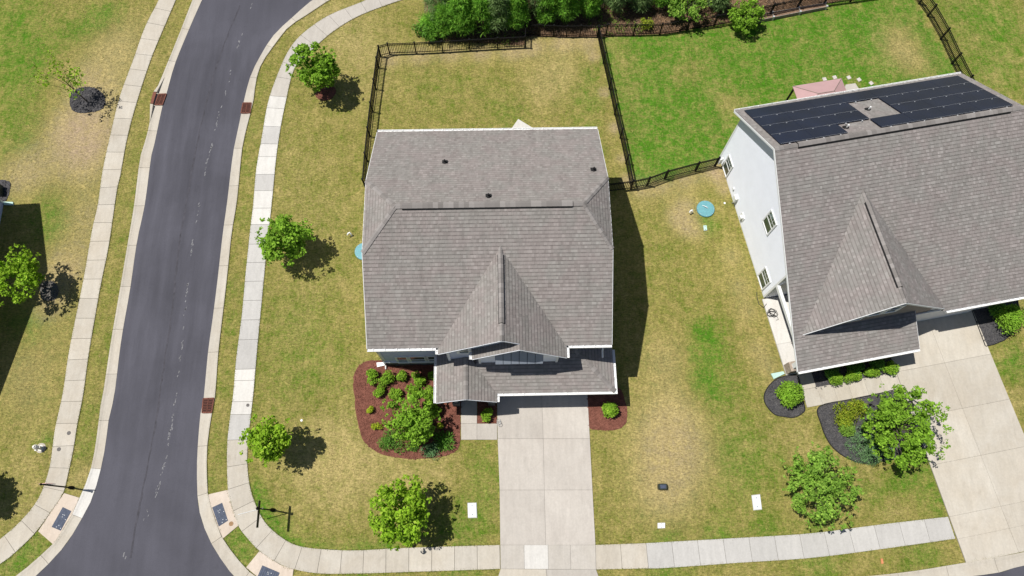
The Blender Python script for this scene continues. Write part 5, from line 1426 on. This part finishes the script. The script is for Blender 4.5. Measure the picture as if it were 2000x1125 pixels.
# round teal lids
def round_lid(p, label, handle):
    root = empty('round_lid', (*p, 0), label, 'round lid', 'teal round tank lids')
    mb = MB(); mb.lathe((*p, 0), [(.60, 0), (.60, .10), (.58, .13), (.50, .135), (.05, .15), (0, .15)], 32); mb.build('cover', MAT['teal'], root, smooth=False)
    if handle:
        mb = MB(); mb.tube([(p[0]-.20, p[1]+.22, .15), (p[0]-.12, p[1]+.13, .26), (p[0]+.05, p[1]+.03, .26), (p[0]+.14, p[1]+.0, .15)], .022, 6); mb.build('handle', MAT['white_plastic'], root)
    for t in np.linspace(0, 2*math.pi, 9)[:-1]:
        mb = MB(); mb.lathe((p[0]+.545*math.cos(t), p[1]+.545*math.sin(t), .13), [(.022, 0), (.022, .015)], 6); mb.build('bolt', MAT['alu'], root)
round_lid((13.71,20.50), 'round teal tank lid with white handle in the side lawn', True)
round_lid((-9.08,17.81), 'round teal lid half hidden by the middle house eave', False)
def pipe_vent(p, label):
    root = empty('cleanout_pipe', (*p, 0), label, 'vent pipe')
    mb = MB(); mb.tube([(p[0]+.08, p[1]-.02, 0), (p[0]+.08, p[1]-.02, .32), (p[0]+.03, p[1]+.02, .42), (p[0]-.07, p[1]-.04, .42), (p[0]-.12, p[1]-.09, .30)], .05, 8); mb.build('pipe', MAT['white_plastic'], root)
pipe_vent((12.66,20.25), 'white bent vent pipe left of the round teal lid')
pipe_vent((-10.04,19.01), 'small white vent pipe in the lawn left of the middle house')
def disc(p, r_, mat, label, z=.05, cat='cover', grp=None):
    mb = MB(); mb.lathe((*p, z-.004), [(r_, 0), (r_, .010), (r_*.86, .012), (r_*.84, .007), (r_*.2, .007), (r_*.18, .012), (0, .012)], 16); mb.build('access_cover', MAT[mat], label=label, cat=cat, group=grp)
gcv = 'small iron covers set in the paving'
disc((-26.25,6.36), .12, 'iron', 'small iron cover nearer the verge on the left sidewalk', grp=gcv)
disc((-26.67,5.41), .12, 'iron', 'small iron cover nearer the hydrant on the left sidewalk', grp=gcv)
disc((-15.68,7.84), .10, 'iron', 'small grey cover on the white sidewalk slab', grp=gcv)
disc((-15.48,8.49), .10, 'brass', 'small brown cap at the edge of the white sidewalk slab', .03, grp=gcv)
disc((-15.96,0.97), .13, 'brass', 'brown stained cap on the kerb ramp', .05, grp=gcv)
disc((-12.35,6.86), .07, 'white_plastic', 'small pale cap in the lawn above the yellow green tree', .02)
disc((15.06,20.93), .07, 'white_plastic', 'small white cap in the grass by the pale side wall', .03)
mb = MB(); p = (21.46,-1.81); mb.prism([(p[0]-.06, p[1]-.14), (p[0]+.06, p[1]-.14), (p[0]+.08, p[1]+.14), (p[0]-.05, p[1]+.14)], 0, .05); mb.build('marker_block', MAT['orange'], label='small orange marker block in the verge grass', cat='marker')
# hydrant
hp = (-27.79,5.51)
root = empty('fire_hydrant', (*hp, 0), 'pale fire hydrant in the grass by the left sidewalk', 'hydrant')
mb = MB(); mb.lathe((*hp, 0), [(.17, 0), (.17, .04), (.11, .05), (.11, .50), (.15, .51), (.15, .55), (.13, .58), (.11, .66), (.05, .72), (.05, .76), (0, .76)], 16); mb.build('barrel', MAT['hyd'], root)
for dx, dy, rr in ((-1, 0, .06), (1, 0, .06), (0, -1, .08)):
    mb = MB(); mb.tube([(hp[0]+dx*.08, hp[1]+dy*.08, .42), (hp[0]+dx*.22, hp[1]+dy*.22, .42)], rr, 10); mb.build('nozzle', MAT['hyd'], root)
mb = MB(); mb.lathe((*hp, 0), [(.30, .004), (.28, .02), (0, .02)], 16); mb.build('collar', MAT['conc_old'], root)
# stop sign and street sign posts
sp = (-25.52,3.17)
root = empty('stop_sign', (*sp, 0), 'stop sign on a black post in the verge, seen from above', 'road sign')
mb = MB(); mb.lathe((*sp, 0), [(.11, 0), (.11, .12), (.08, .18), (.10, .24), (.07, .34), (.045, .40), (.04, 2.95), (.06, 2.97), (.06, 3.02), (.02, 3.08), (0, 3.08)], 10); mb.build('post', MAT['black_metal'], root)
oc = [(sp[0]+.38*math.cos(t)/math.cos(math.pi/8)*1.0, 2.45+.38*math.sin(t)/math.cos(math.pi/8)) for t in np.arange(8)*math.pi/4+math.pi/8]
sd = np.array([1, -.02])
mb = MB(); mb.slab3([(x, sp[1]+.055, z) for x, z in oc], (0, .012, 0)); mb.build('face', MAT['red_paint'], root)
mb = MB(); mb.slab3([(sp[0]+(x-sp[0])*1.04, sp[1]+.048, 2.45+(z-2.45)*1.04) for x, z in oc], (0, .006, 0)); mb.build('border', MAT['white_plastic'], root)
ss = (-13.63,1.68)
root = empty('street_sign', (*ss, 0), 'black street name signpost with two crossed blades at the corner', 'street sign')
mb = MB(); mb.lathe((*ss, 0), [(.12, 0), (.12, .12), (.08, .2), (.105, .26), (.07, .38), (.045, .44), (.04, 2.62), (.055, 2.64), (.055, 2.72), (.09, 2.76), (.05, 2.85), (0, 2.88)], 10); mb.build('post', MAT['black_metal'], root)
mb = MB(); mb.box((ss[0]-.035, ss[1]-1.0, 2.30), (ss[0]+.0, ss[1]+.42, 2.58)); b1 = mb.build('sign_blade', MAT['black_metal'], root)
mb = MB(); d = Vector((-.97, -.23, 0)); pA = Vector((ss[0], ss[1], 2.16)); nn_ = Vector((-.23, .97, 0)).normalized()*.012
mb.slab3([tuple(pA-d*.15-nn_), tuple(pA+d*1.25-nn_), tuple(pA+d*1.25-nn_+Vector((0, 0, .11))), tuple(pA-d*.15-nn_+Vector((0, 0, .11)))], tuple(nn_*2)); o = mb.build('sign_blade', MAT['alu'], root)
bm = bmesh.new(); bm.from_mesh(o.data); bmesh.ops.recalc_face_normals(bm, faces=bm.faces); bm.to_mesh(o.data); bm.free()
# hose on the porch slab
hc = Vector((*(17.14,13.09), .15)); r = random.Random(8); pts = []
for k in range(46):
    t = k*.62; rr = .20+.10*math.sin(k*.9)+r.uniform(-.03, .03)
    pts.append((hc.x+rr*math.cos(t)*1.25, hc.y+rr*math.sin(t), .15+.002*k))
pts += [(hc.x+.3, hc.y-.22, .15), (hc.x+.36, hc.y-.42, .15), (hc.x+.2, hc.y-.47, .15)]
mb = MB(); mb.tube(pts, .014, 5); mb.build('garden_hose', MAT['hose'], label='coiled black garden hose on the porch slab', cat='hose')
mb = MB(NW); pp = [(.10, 10.3, .05), (.02, 10.6, .03), (.0, 11.1, .03), (.2, 11.4, .13), (.45, 11.2, .13)]; mb.tube(pp, .02, 5); mb.build('cable', MAT['hose'], label='black cable trailing off the porch slab corner', cat='cable')
mb = MB(NW); mb.prism([NWp for NWp in [(-.62, 15.62), (-.55, 15.98), (.22, 15.78), (.18, 15.62)]][::-1], .02, .10); mb.build('splash_block', MAT['teal_pale'], label='pale green splash block at the right house porch pier', cat='splash block')
# wheel-like bicycle remains by the porch shrub: a small wire plant support
wp = (-0.39,6.61)
mb = MB()
for k in range(3):
    a = [(wp[0]+.11*math.cos(t), wp[1]-.12*k+.11*math.sin(t), .10+.12*k) for t in np.linspace(0, 2*math.pi, 11)]
    mb.tube(a, .012, 4)
mb.build('wire_ring', MAT['alu'], label='small grey wire coil at the driveway edge by the porch shrub', cat='wire coil')

# ---------------------------------------------------------------- vegetation
def leaf_arrays(g, cen, rad, n, size, shell=.55, asp=.62, up=.45, flat=0.0, wild=.55, squash=1.0):
    d = g.normal(size=(n, 3)); d /= np.linalg.norm(d, axis=1)[:, None]
    rr = shell+(1-shell)*g.random(n)**.6
    p = cen+d*rad*rr[:, None]*np.array([1, 1, squash])
    nrm = d*(1-up)+np.array([0, 0, up])+g.normal(size=(n, 3))*wild
    nrm /= np.linalg.norm(nrm, axis=1)[:, None]
    t = np.cross(nrm, g.normal(size=(n, 3))); t /= np.linalg.norm(t, axis=1)[:, None]+1e-9
    if flat: t = t*(1-flat)+d*flat; t /= np.linalg.norm(t, axis=1)[:, None]
    s = np.cross(nrm, t)
    L = size*g.uniform(.65, 1.35, n)[:, None]; W = L*asp
    V = np.stack([p-t*L*.5, p+s*W*.5-nrm*L*.10, p+t*L*.5-nrm*L*.06, p-s*W*.5-nrm*L*.10], 1)
    return V.reshape(-1, 3)
def leaf_obj(name, V, mat, parent):
    n = len(V)//4; b = np.arange(n)*4
    F = np.concatenate([np.stack([b, b+1, b+2], 1), np.stack([b, b+2, b+3], 1)])
    off = np.array(WL[parent.name]) if parent is not None else np.zeros(3)
    me = mesh_np(name, V-off, F, MAT[mat])
    return link(name, me, parent)
def tree(base, h, rxy, rz, label, group='young street trees', mat='leaf', seed=0, clumps=46, per=85, size=.20, cr=.42, lean=(0, 0), name='street_tree', cat='tree', trunk_r=.06, gap=.0, spread=1.0, shell=.55):
    g = np.random.default_rng(seed+100)
    root = empty(name, (*base, 0), label, cat, group)
    C = np.array([base[0]+lean[0], base[1]+lean[1], h])
    lob = g.normal(size=(7, 3)); lob /= np.linalg.norm(lob, axis=1)[:, None]; amp = g.uniform(-.30, .34, 7)
    V = []; cl = []
    k = 0
    while k < clumps:
        d = g.normal(size=3); d /= np.linalg.norm(d)
        f = 1+sum(a*max(0, d@l)**3 for a, l in zip(amp, lob))
        q = g.random()**.45
        if g.random() < gap: k += 1; continue
        c = C+d*np.array([rxy, rxy, rz])*f*(.25+.68*q)
        r = cr*g.uniform(.65, 1.2)*(1.15-.35*q)
        cl.append((c, r)); V.append(leaf_arrays(g, c, r, int(per*g.uniform(.7, 1.3)), size, shell)); k += 1
    # stray twig ends
    for _ in range(int(clumps*.6)):
        d = g.normal(size=3); d[2] = abs(d[2])*.6-.1; d /= np.linalg.norm(d)
        f = 1+sum(a*max(0, d@l)**3 for a, l in zip(amp, lob))
        c = C+d*np.array([rxy, rxy, rz])*f*g.uniform(.95, 1.18)
        V.append(leaf_arrays(g, c, .16, 9, size*.9, .2))
    leaf_obj('crown', np.concatenate(V), mat, root)
    mb = MB(); b3 = np.array([*base, 0.])
    top = C+np.array([0, 0, rz*.25])
    mb.tube([b3, b3+(C-b3)*.33+g.normal(size=3)*.02, b3+(C-b3)*.7, top], [trunk_r, trunk_r*.85, trunk_r*.6, trunk_r*.3], 7)
    mb.build('trunk', MAT['bark'], root)
    mb = MB()
    for c, r in cl[::3]:
        s = b3+(C-b3)*g.uniform(.35, .85); m_ = (s+c)/2+np.array([0, 0, .1])
        mb.tube([s, m_, c], [trunk_r*.4, trunk_r*.28, .008], 4)
    mb.build('limbs', MAT['bark'], root)
    return root
tree((-12.33,30.32), 2.65, 1.45, 1.75, 'tall narrow street tree in a red mulch ring near the road bend', seed=1, mat='leaf', clumps=52)
tree((-13.52,18.00), 2.3, 1.62, 1.45, 'round street tree overhanging the white and grey sidewalk slabs', seed=2, mat='leaf', clumps=58)
tree((-13.33,5.26), 2.7, 1.38, 1.35, 'yellow green street tree by the sidewalk above the signpost', seed=3, mat='leaf_yellow', clumps=50)
tree((-5.69,1.33), 2.75, 1.75, 1.5, 'broad bright tree in the front lawn above the bottom sidewalk', seed=4, mat='leaf_yellow', clumps=62)
tree((17.63,2.29), 2.4, 2.05, 1.45, 'spreading olive green tree in the right house front lawn', seed=5, mat='leaf_olive', clumps=70, per=80, size=.17, cr=.40)
tree((-29.47,15.68), 2.5, 1.6, 1.3, 'bright tree leaning over the left edge house shadow', seed=6, mat='leaf_yellow', clumps=34, per=70)
tree((-30.95,3.06), 2.8, 1.1, 1.2, 'tree just outside the left edge with only its shadow in view', seed=7, clumps=40)
tree((-29.08,29.52), 2.75, 1.25, 1.0, 'sparse bare sapling with few yellow leaves in black mulch', seed=8, mat='leaf_yellow', clumps=30, per=22, size=.16, cr=.38, lean=(-.35, .15), trunk_r=.05, gap=.25)
tree((-5.42,6.36), 1.9, 1.32, 1.35, 'bright lobed ornamental tree in the red mulch bed', group=None, seed=9, mat='leaf', clumps=60, per=80, size=.17, cr=.38, name='ornamental_tree')
tree((22.70,5.43), 2.5, 2.15, 1.5, 'large spreading crape myrtle in the black mulch bed', group=None, seed=10, mat='leaf', clumps=95, per=85, size=.17, cr=.40, name='ornamental_tree')
# shrubs
def shrub(px, r, label, mat, seed, h=None, size=.11, n=520, group='shrubs in the planting beds', asp=.5, squash=.9, name='shrub', flat=0, elong=None, lumpy=.18, ang=0):
    g = np.random.default_rng(seed+500)
    r = r*1.28; h = h or r*1.5; n = int(n*1.4)
    root = empty(name, (*px, 0), label, 'shrub', group)
    V = []
    k = max(5, int(12*r))
    for i in range(k):
        d = g.normal(size=3); d[2] = abs(d[2])*.8; d /= np.linalg.norm(d)
        rr = r*(1-lumpy)*.62
        off = d*rr*g.uniform(.5, 1.05)*np.array([1, 1, h/(2*r)])
        if elong:
            off = off*np.array([elong, 1, 1]); off = np.array([off[0]*math.cos(ang)-off[1]*math.sin(ang), off[0]*math.sin(ang)+off[1]*math.cos(ang), off[2]])
        c = np.array([px[0], px[1], h*.42])+off
        V.append(leaf_arrays(g, c, r*g.uniform(.36, .52), max(8, int(n/k)), size, .5, asp, flat=flat))
    V = np.concatenate(V); V[:, 2] = np.maximum(V[:, 2], .035)
    leaf_obj('foliage', V, mat, root)
    mb = MB()
    for i in range(5):
        t = 2*math.pi*i/5+seed
        mb.tube([(px[0], px[1], 0), (px[0]+r*.35*math.cos(t), px[1]+r*.35*math.sin(t), h*.6)], [.018, .008], 4)
    mb.build('stems', MAT['bark'], root)
    return root
S = 'shrubs in the red mulch bed'
row = [((725,738),.50,'leaf_box','first deep green shrub at the left end of the house wall row'), ((757,740),.54,'leaf_box','second shrub of the wall row under the triple window'), ((789,738),.42,'leaf_box','third smaller shrub of the wall row under the window'), ((820,742),.46,'leaf_box','fourth shrub of the wall row half in the house shade'), ((849,740),.40,'leaf_box','last shrub of the wall row tucked against the porch gutter')]
row2 = [((743,768),.42,'leaf_box','left shrub of the second row in the red mulch'), ((775,769),.40,'leaf_box','shrub of the second row at the top of the lobed tree'), ((806,767),.40,'leaf_box','narrow shrub of the second row right of the lobed tree top'), ((840,771),.46,'leaf_box','right shrub of the second row beside the porch gutter'), ((846,803),.52,'leaf_box','dark shrub in the shade of the lobed tree below the porch corner')]
ROW = [((-8.25,9.40), 0), ((-7.23,9.32), 1), ((-6.22,9.37), 2), ((-5.23,9.22), 3), ((-4.32,9.27), 4)]
for p, k in ROW: shrub(p, row[k][1], row[k][3], row[k][2], 20+k, group=S, size=.13, n=620)
ROW2 = [((-7.64,8.43), 0), ((-6.63,8.38), 1), ((-5.66,8.43), 2), ((-4.59,8.28), 3), ((-4.38,7.27), 4)]
for p, k in ROW2: shrub(p, row2[k][1], row2[k][3], row2[k][2], 30+k, group=S, size=.13, n=540)
for p, r_, lab, sd in (((-8.22,7.38), .30, 'small lime ball shrub at the left of the red mulch bed', 40), ((-7.74,6.35), .29, 'lower lime ball shrub left of the lobed tree', 41), ((-3.84,6.33), .27, 'small lime shrub right of the lobed tree shadow', 42)):
    shrub(p, r_, lab, 'leaf_lime', sd, group=S, size=.08, n=380)
shrub((-6.78,5.50), .78, 'feathery dark green low mound at the bottom left of the red bed', 'leaf_deep', 43, h=.5, group=S, size=.13, n=1100, asp=.28, lumpy=.0, elong=1.15)
shrub((-5.55,5.18), .42, 'small low green clump at the bottom middle of the red bed', 'leaf_deep', 44, h=.35, group=S, size=.11, n=420, asp=.35)
shrub((-4.53,5.03), .62, 'fern like blue green clump left of the broad leaved plant', 'leaf_blue', 45, h=.4, group=S, size=.13, n=760, asp=.3)
shrub((-3.68,5.47), .70, 'broad long leaved plant at the bottom right of the red bed', 'leaf_deep', 46, h=.6, group=S, size=.26, n=420, asp=.24, flat=.7)
shrub((-1.01,6.93), .46, 'leafy shrub in the narrow mulch square by the walk', 'leaf_box', 47, size=.14, n=560, asp=.4)
shrub((6.28,7.13), .60, 'clipped round boxwood ball right of the driveway', 'leaf_box', 48, h=1.1, size=.12, n=1700, lumpy=.32, asp=.7)
shrub((17.39,7.74), .88, 'large round deep green shrub in the small black bed', 'leaf', 49, h=1.5, size=.13, n=2300, lumpy=.25, asp=.6)
HG = 'low hedge shrubs under the right house porch eave'
for p, r_, lab, sd in (((20.36,8.65), .46, 'left front hedge shrub under the porch eave', 50), ((21.51,8.82), .46, 'second front hedge shrub under the porch eave', 51), ((22.69,8.99), .44, 'third front hedge shrub under the porch eave', 52), ((23.91,9.33), .52, 'right front hedge shrub beside the driveway corner', 53),
                       ((20.32,9.20), .5, 'left rear hedge shrub in the porch shade', 54), ((21.71,9.43), .5, 'middle rear hedge shrub in the porch shade', 55), ((23.11,9.70), .5, 'right rear hedge shrub in the porch shade', 56)):
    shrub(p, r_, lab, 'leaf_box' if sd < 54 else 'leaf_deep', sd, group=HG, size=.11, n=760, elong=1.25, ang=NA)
NB = 'plants in the black mulch bed'
shrub((20.50,6.43), .78, 'gold tinged shrub at the upper left of the black bed', 'leaf_gold', 60, h=.9, group=NB, size=.12, n=1000)
shrub((21.41,6.97), .58, 'yellowest small shrub along the walk edge of the black bed', 'leaf_gold', 61, h=.8, group=NB, size=.12, n=600)
shrub((20.62,5.71), .58, 'lower gold green shrub above the blue juniper', 'leaf_olive', 62, h=.7, group=NB, size=.12, n=640)
shrub((21.43,4.63), .92, 'flat blue green juniper spreading in the black bed', 'leaf_blue', 63, h=.45, group=NB, size=.14, n=1900, asp=.22, lumpy=-.15, elong=1.25)
shrub((22.78,4.21), .42, 'small blue green plant under the crape myrtle', 'leaf_blue', 64, h=.5, group=NB, size=.13, n=480, asp=.3)
shrub((31.80,12.31), .95, 'large leafy shrub right of the neighbour driveway', 'leaf', 65, h=1.8, size=.13, n=2200)
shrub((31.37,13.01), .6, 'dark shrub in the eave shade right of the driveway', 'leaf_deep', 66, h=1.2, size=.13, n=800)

# wood beyond the rear fence
def pine(base, h, r, label, mat='needle', seed=0, tufts=110, per=34, size=.30):
    g = np.random.default_rng(seed+900)
    root = empty('evergreen_tree', (*base, 0), label, 'tree', 'evergreens beyond the rear fence')
    V = []; tips = []
    for i in range(tufts):
        t = g.random()**.8
        z = h*(.17+.81*t); rad = r*(1-t)**.7*min(1, .45+t*2)*(.35+.65*g.random()**.5)+.08
        a = g.random()*2*math.pi
        c = np.array([base[0]+rad*math.cos(a), base[1]+rad*math.sin(a), z+.15*rad])
        tips.append(c)
        V.append(leaf_arrays(g, c, .34*g.uniform(.7, 1.3), int(per*g.uniform(.6, 1.4)), size, .25, .13, up=.35, flat=.75, wild=.5))
    leaf_obj('crown', np.concatenate(V), mat, root)
    mb = MB(); mb.tube([(*base, 0), (base[0], base[1], h*.5), (base[0]+.05, base[1], h*.97)], [.11, .07, .015], 7); mb.build('trunk', MAT['bark'], root)
    mb = MB()
    for c in tips[::4]: mb.tube([(base[0], base[1], max(.2, c[2]-.35)), tuple(c)], [.022, .006], 4)
    mb.build('limbs', MAT['bark'], root)
    return root
PT = [((-4.97,35.10), 1.6, 1.15, 'low bushy young pine at the left end of the wood', 'needle'), ((-3.84,34.99), 3.0, 1.15, 'yellow green young pine above the rear fence', 'needle'),
      ((-2.60,35.02), 4.2, 1.35, 'first tall pine above the rear fence', 'needle'), ((-1.28,34.95), 3.8, 1.2, 'pine with dark base hanging to the fence top', 'needle'),
      ((-0.07,35.16), 4.2, 1.3, 'grey green pine right of the fence middle', 'needle_grey'), ((1.22,35.37), 3.6, 1.1, 'last pine before the fence step', 'needle'),
      ((-4.00,35.90), 4.2, 1.5, 'pine at the left frame top behind the first row', 'needle_grey'), ((-2.22,36.06), 5.2, 1.6, 'tall pine at the frame top', 'needle'), ((-0.51,36.13), 5.0, 1.6, 'bright pine at the frame top', 'needle'), ((1.01,36.29), 4.6, 1.5, 'grey pine above the fence step', 'needle_grey'),
      ((3.50,35.89), 3.4, .95, 'bright low evergreen above the shaded fence', 'needle'), ((4.95,35.96), 3.8, 1.0, 'second bright evergreen above the shaded fence', 'needle'), ((6.72,36.30), 3.4, .8, 'small evergreen beside the fence corner', 'needle'),
      ((2.54,36.73), 5.4, 1.6, 'dark pine behind the shaded fence', 'needle_grey'), ((4.27,36.89), 5.6, 1.6, 'far pine behind the bright evergreens', 'needle'), ((8.67,36.92), 4.2, 1.1, 'thin grey pine behind the brush', 'needle_grey'),
      ((10.39,36.90), 2.6, .9, 'thin brownish pine in the brush', 'needle_grey'), ((12.15,37.34), 3.4, 1.2, 'dark pine left of the leafy grey shrub', 'needle'), ((7.23,38.54), 4.4, 1.5, 'pine beyond the frame top', 'needle_grey'), ((9.34,38.32), 3.6, 1.3, 'leaning grey green pine at the frame top middle', 'needle'), ((11.68,38.57), 3.8, 1.4, 'bright pine behind the thin brown one', 'needle'), ((13.77,38.16), 3.4, 1.3, 'pine rising behind the leafy bush', 'needle'), ((15.53,38.33), 3.4, 1.3, 'last pine of the wood at the frame top', 'needle_grey'), ((5.76,36.96), 5.0, 1.2, 'mid green pine over the fence corner', 'needle'),
      ((16.15,36.91), 2.6, .9, 'small dark pine beside the bright fence shrub', 'needle_grey')]
for k, (b, h, r_, lab, m) in enumerate(PT):
    pine(b, h, r_, lab, m, k, tufts=int(70+42*r_*h/2), per=34)
tree((13.64,36.01), 1.6, 1.35, 1.0, 'leafy grey green bush in the brush beyond the fence', group=None, seed=31, mat='leaf_olive', clumps=36, per=60, size=.17, cr=.36, name='bush', cat='bush')
tree((17.88,35.40), 1.25, 1.25, 1.05, 'bright round bush at the end of the raised bed', group=None, seed=32, mat='leaf', clumps=44, per=80, size=.15, cr=.36, name='bush', cat='bush')
tree((-5.22,34.65), .7, .8, .55, 'dark low weed bush at the left foot of the wood', group=None, seed=33, mat='leaf_deep', clumps=22, per=50, size=.13, cr=.3, name='bush', cat='bush')
tree((10.84,35.32), .45, .5, .35, 'small yellow green weed clump behind the lush yard fence', group=None, seed=34, mat='leaf_gold', clumps=12, per=40, size=.12, cr=.24, name='bush', cat='bush')
# dry stems, brush and low weeds covering the wood floor
g = np.random.default_rng(77)
FP = [(-5.42,35.19),(-3.91,34.36),(-0.53,34.13),(1.79,33.91),(1.95,34.63),(4.74,34.59),(7.26,34.55),(11.93,34.76),(14.05,35.14),(15.94,35.43),(20.11,36.38),(22.51,37.00),(25.70,37.62),(28.55,40.46),(13.10,43.66),(-2.81,43.37)]
P = np.array(FP); lo = P.min(0); hi = P.max(0)
xy = lo+(hi-lo)*g.random((5200, 2)); xy = xy[poly_in(P, xy[:, 0], xy[:, 1])]
V = []
for p in xy:
    c = np.array([p[0], p[1], .12]); V.append(leaf_arrays(g, c, .28, 3, .50, .1, .05, up=.2, flat=.6, wild=.7))
V = np.concatenate(V); V[:, 2] = np.maximum(V[:, 2], .035)
o = leaf_obj('dry_brush', V, 'twig', None); tag(o, 'dry brown stems and brush on the wood floor', kind='stuff')
xy = lo+(hi-lo)*g.random((1500, 2)); xy = xy[poly_in(P, xy[:, 0], xy[:, 1])]
n1 = np.sin(xy[:, 0]*.9)+np.cos(xy[:, 1]*1.3+xy[:, 0]*.5); xy = xy[n1 > .15]
V = np.concatenate([leaf_arrays(g, np.array([p[0], p[1], .12]), .22, 14, .11, .2, .5, up=.6) for p in xy]); V[:, 2] = np.maximum(V[:, 2], .035)
o = leaf_obj('weeds', V, 'leaf_olive', None); tag(o, 'low green weeds between the evergreens', kind='stuff')

# ---------------------------------------------------------------- grass tufts over the lawns
g = np.random.default_rng(5)
n = 120000
vx = g.uniform(-34, 36, n); vy = g.uniform(-6, 40, n)
keep = np.ones(n, bool)
def ribbon_poly(e1, e2): return catmull(e1, 4)+list(reversed(catmull(e2, 4)))
for poly in (road_poly, ribbon_poly(GL_L, A_L), ribbon_poly(GL_R, A_R), ribbon_poly(SW_L_R, SW_L_L), ribbon_poly(SW_R_O, SW_R_I), ribbon_poly(SW_E_O, SW_E_I),
             DL+list(reversed(DR)), [(-2.68,8.34),(-0.46,8.30),(-0.50,5.47),(-2.67,5.51)], [(WX0, WY0), (WX1, WY0), (WX1, WY1), (WX0, WY1)], nq([(.4, .4), (14.6, .4), (14.6, 18), (.4, 18)]), nq([(7, 13), (13.4, 13), (13.4, 28.3), (7, 28.3)]),
             [(-4.24,10.56),(-8.55,10.48),(-9.34,9.20),(-9.00,6.86),(-8.04,5.10),(-5.76,4.44),(-3.51,4.62),(-2.71,5.52),(-2.71,8.28)], [(5.17,8.61),(5.07,6.13),(6.30,5.89),(7.42,6.58),(6.95,8.58)],
             [(19.28,7.08),(19.51,5.00),(20.97,3.79),(23.22,3.90),(25.34,4.58),(24.37,8.06)], [(17.11,8.93),(16.01,7.87),(16.45,6.72),(18.16,6.75),(18.18,9.01)], [(-25.91,2.88),(-24.97,2.60),(-25.22,1.69),(-26.04,0.05),(-27.02,0.77)], [(-17.52,2.63),(-16.35,2.88),(-15.54,0.85),(-16.35,0.16),(-17.16,1.76)], [(-14.20,-0.55),(-12.16,-1.56),(-12.22,-2.65),(-14.87,-1.41)],
             [(-30.38,30.39),(-28.81,30.71),(-27.86,29.30),(-29.18,28.65),(-30.34,29.54)], [(-29.94,15.93),(-28.50,15.73),(-28.62,14.63),(-29.74,15.06)], FP):
    keep &= ~poly_in(poly, vx, vy)
vx, vy = vx[keep], vy[keep]; n = len(vx)
tg, td, ts = turf(vx, vy)
kp = g.random(n) > ts*1.2; vx, vy, tg, td, ts = vx[kp], vy[kp], tg[kp], td[kp], ts[kp]; n = len(vx)
gsel = np.clip(tg+g.normal(size=n)*.32, 0, 1)[:, None]; lush = np.clip((tg-.60)/.38, 0, 1)[:, None]
straw = np.array([.33, .26, .09])*(1-td[:, None]*.5)+np.array([.44, .34, .16])*td[:, None]*.5
green = np.array([.14, .155, .03])*(1-lush)+np.array([.08, .175, .018])*lush
col = straw*(1-gsel)+green*gsel
NB_ = 2
th = g.random((n, NB_))*2*math.pi; ln = g.uniform(.05, .13, (n, NB_)); hz = g.uniform(.012, .05, (n, NB_))
V = np.zeros((n, NB_, 3, 3)); w = .013
dx, dy = np.cos(th), np.sin(th)
V[..., 0, 0] = vx[:, None]-dy*w; V[..., 0, 1] = vy[:, None]+dx*w; V[..., 0, 2] = .002
V[..., 1, 0] = vx[:, None]+dy*w; V[..., 1, 1] = vy[:, None]-dx*w; V[..., 1, 2] = .002
V[..., 2, 0] = vx[:, None]+dx*ln; V[..., 2, 1] = vy[:, None]+dy*ln; V[..., 2, 2] = hz
C4 = np.repeat(np.concatenate([col, np.ones((n, 1))], 1), NB_*3, axis=0)
Vf = V.reshape(-1, 3)
me = mesh_np('grass_blades', Vf, np.arange(len(Vf)).reshape(-1, 3), MAT['blade'])
ca = me.color_attributes.new('blade', 'FLOAT_COLOR', 'POINT'); ca.data.foreach_set('color', C4.astype(np.float32).ravel())
tag(link('grass_blades', me), 'short loose grass blades over the lawns', kind='stuff')
# grass leaning over the edges of paving
edges = [SW_L_R, SW_L_L, SW_R_O, SW_R_I, SW_E_O, SW_E_I, GL_L, GL_R]
ex = []; 
for e in edges:
    p, Lc = arclen(catmull(e, 6)); m = int(Lc[-1]*38); s = g.random(m)*Lc[-1]
    ex.append(np.stack([np.interp(s, Lc, p[:, 0]), np.interp(s, Lc, p[:, 1])], 1)+g.normal(size=(m, 2))*.028)
ex = np.concatenate(ex)
kp = ~(poly_in(DL+list(reversed(DR)), ex[:, 0], ex[:, 1])) & (ex[:, 1] < 60)
ex = ex[kp]; m = len(ex); tg, td, ts = turf(ex[:, 0], ex[:, 1])
gs = np.clip(tg+.12+g.normal(size=m)*.25, 0, 1)[:, None]; col = np.array([.28, .225, .08])*(1-gs)+np.array([.10, .125, .022])*gs
th = g.random(m)*2*math.pi; ln = g.uniform(.04, .10, m)
V = np.zeros((m, 3, 3)); dx, dy = np.cos(th), np.sin(th)
V[:, 0] = np.stack([ex[:, 0]-dy*.014, ex[:, 1]+dx*.014, np.full(m, .03)], 1); V[:, 1] = np.stack([ex[:, 0]+dy*.014, ex[:, 1]-dx*.014, np.full(m, .03)], 1)
V[:, 2] = np.stack([ex[:, 0]+dx*ln, ex[:, 1]+dy*ln, np.full(m, .075)], 1)
Vf = V.reshape(-1, 3)
me = mesh_np('grass_fringe', Vf, np.arange(len(Vf)).reshape(-1, 3), MAT['blade'])
ca = me.color_attributes.new('blade', 'FLOAT_COLOR', 'POINT'); ca.data.foreach_set('color', np.repeat(np.concatenate([col, np.ones((m, 1))], 1), 3, axis=0).astype(np.float32).ravel())
tag(link('grass_fringe', me), 'grass fringe along the sidewalks and kerbs', kind='stuff')
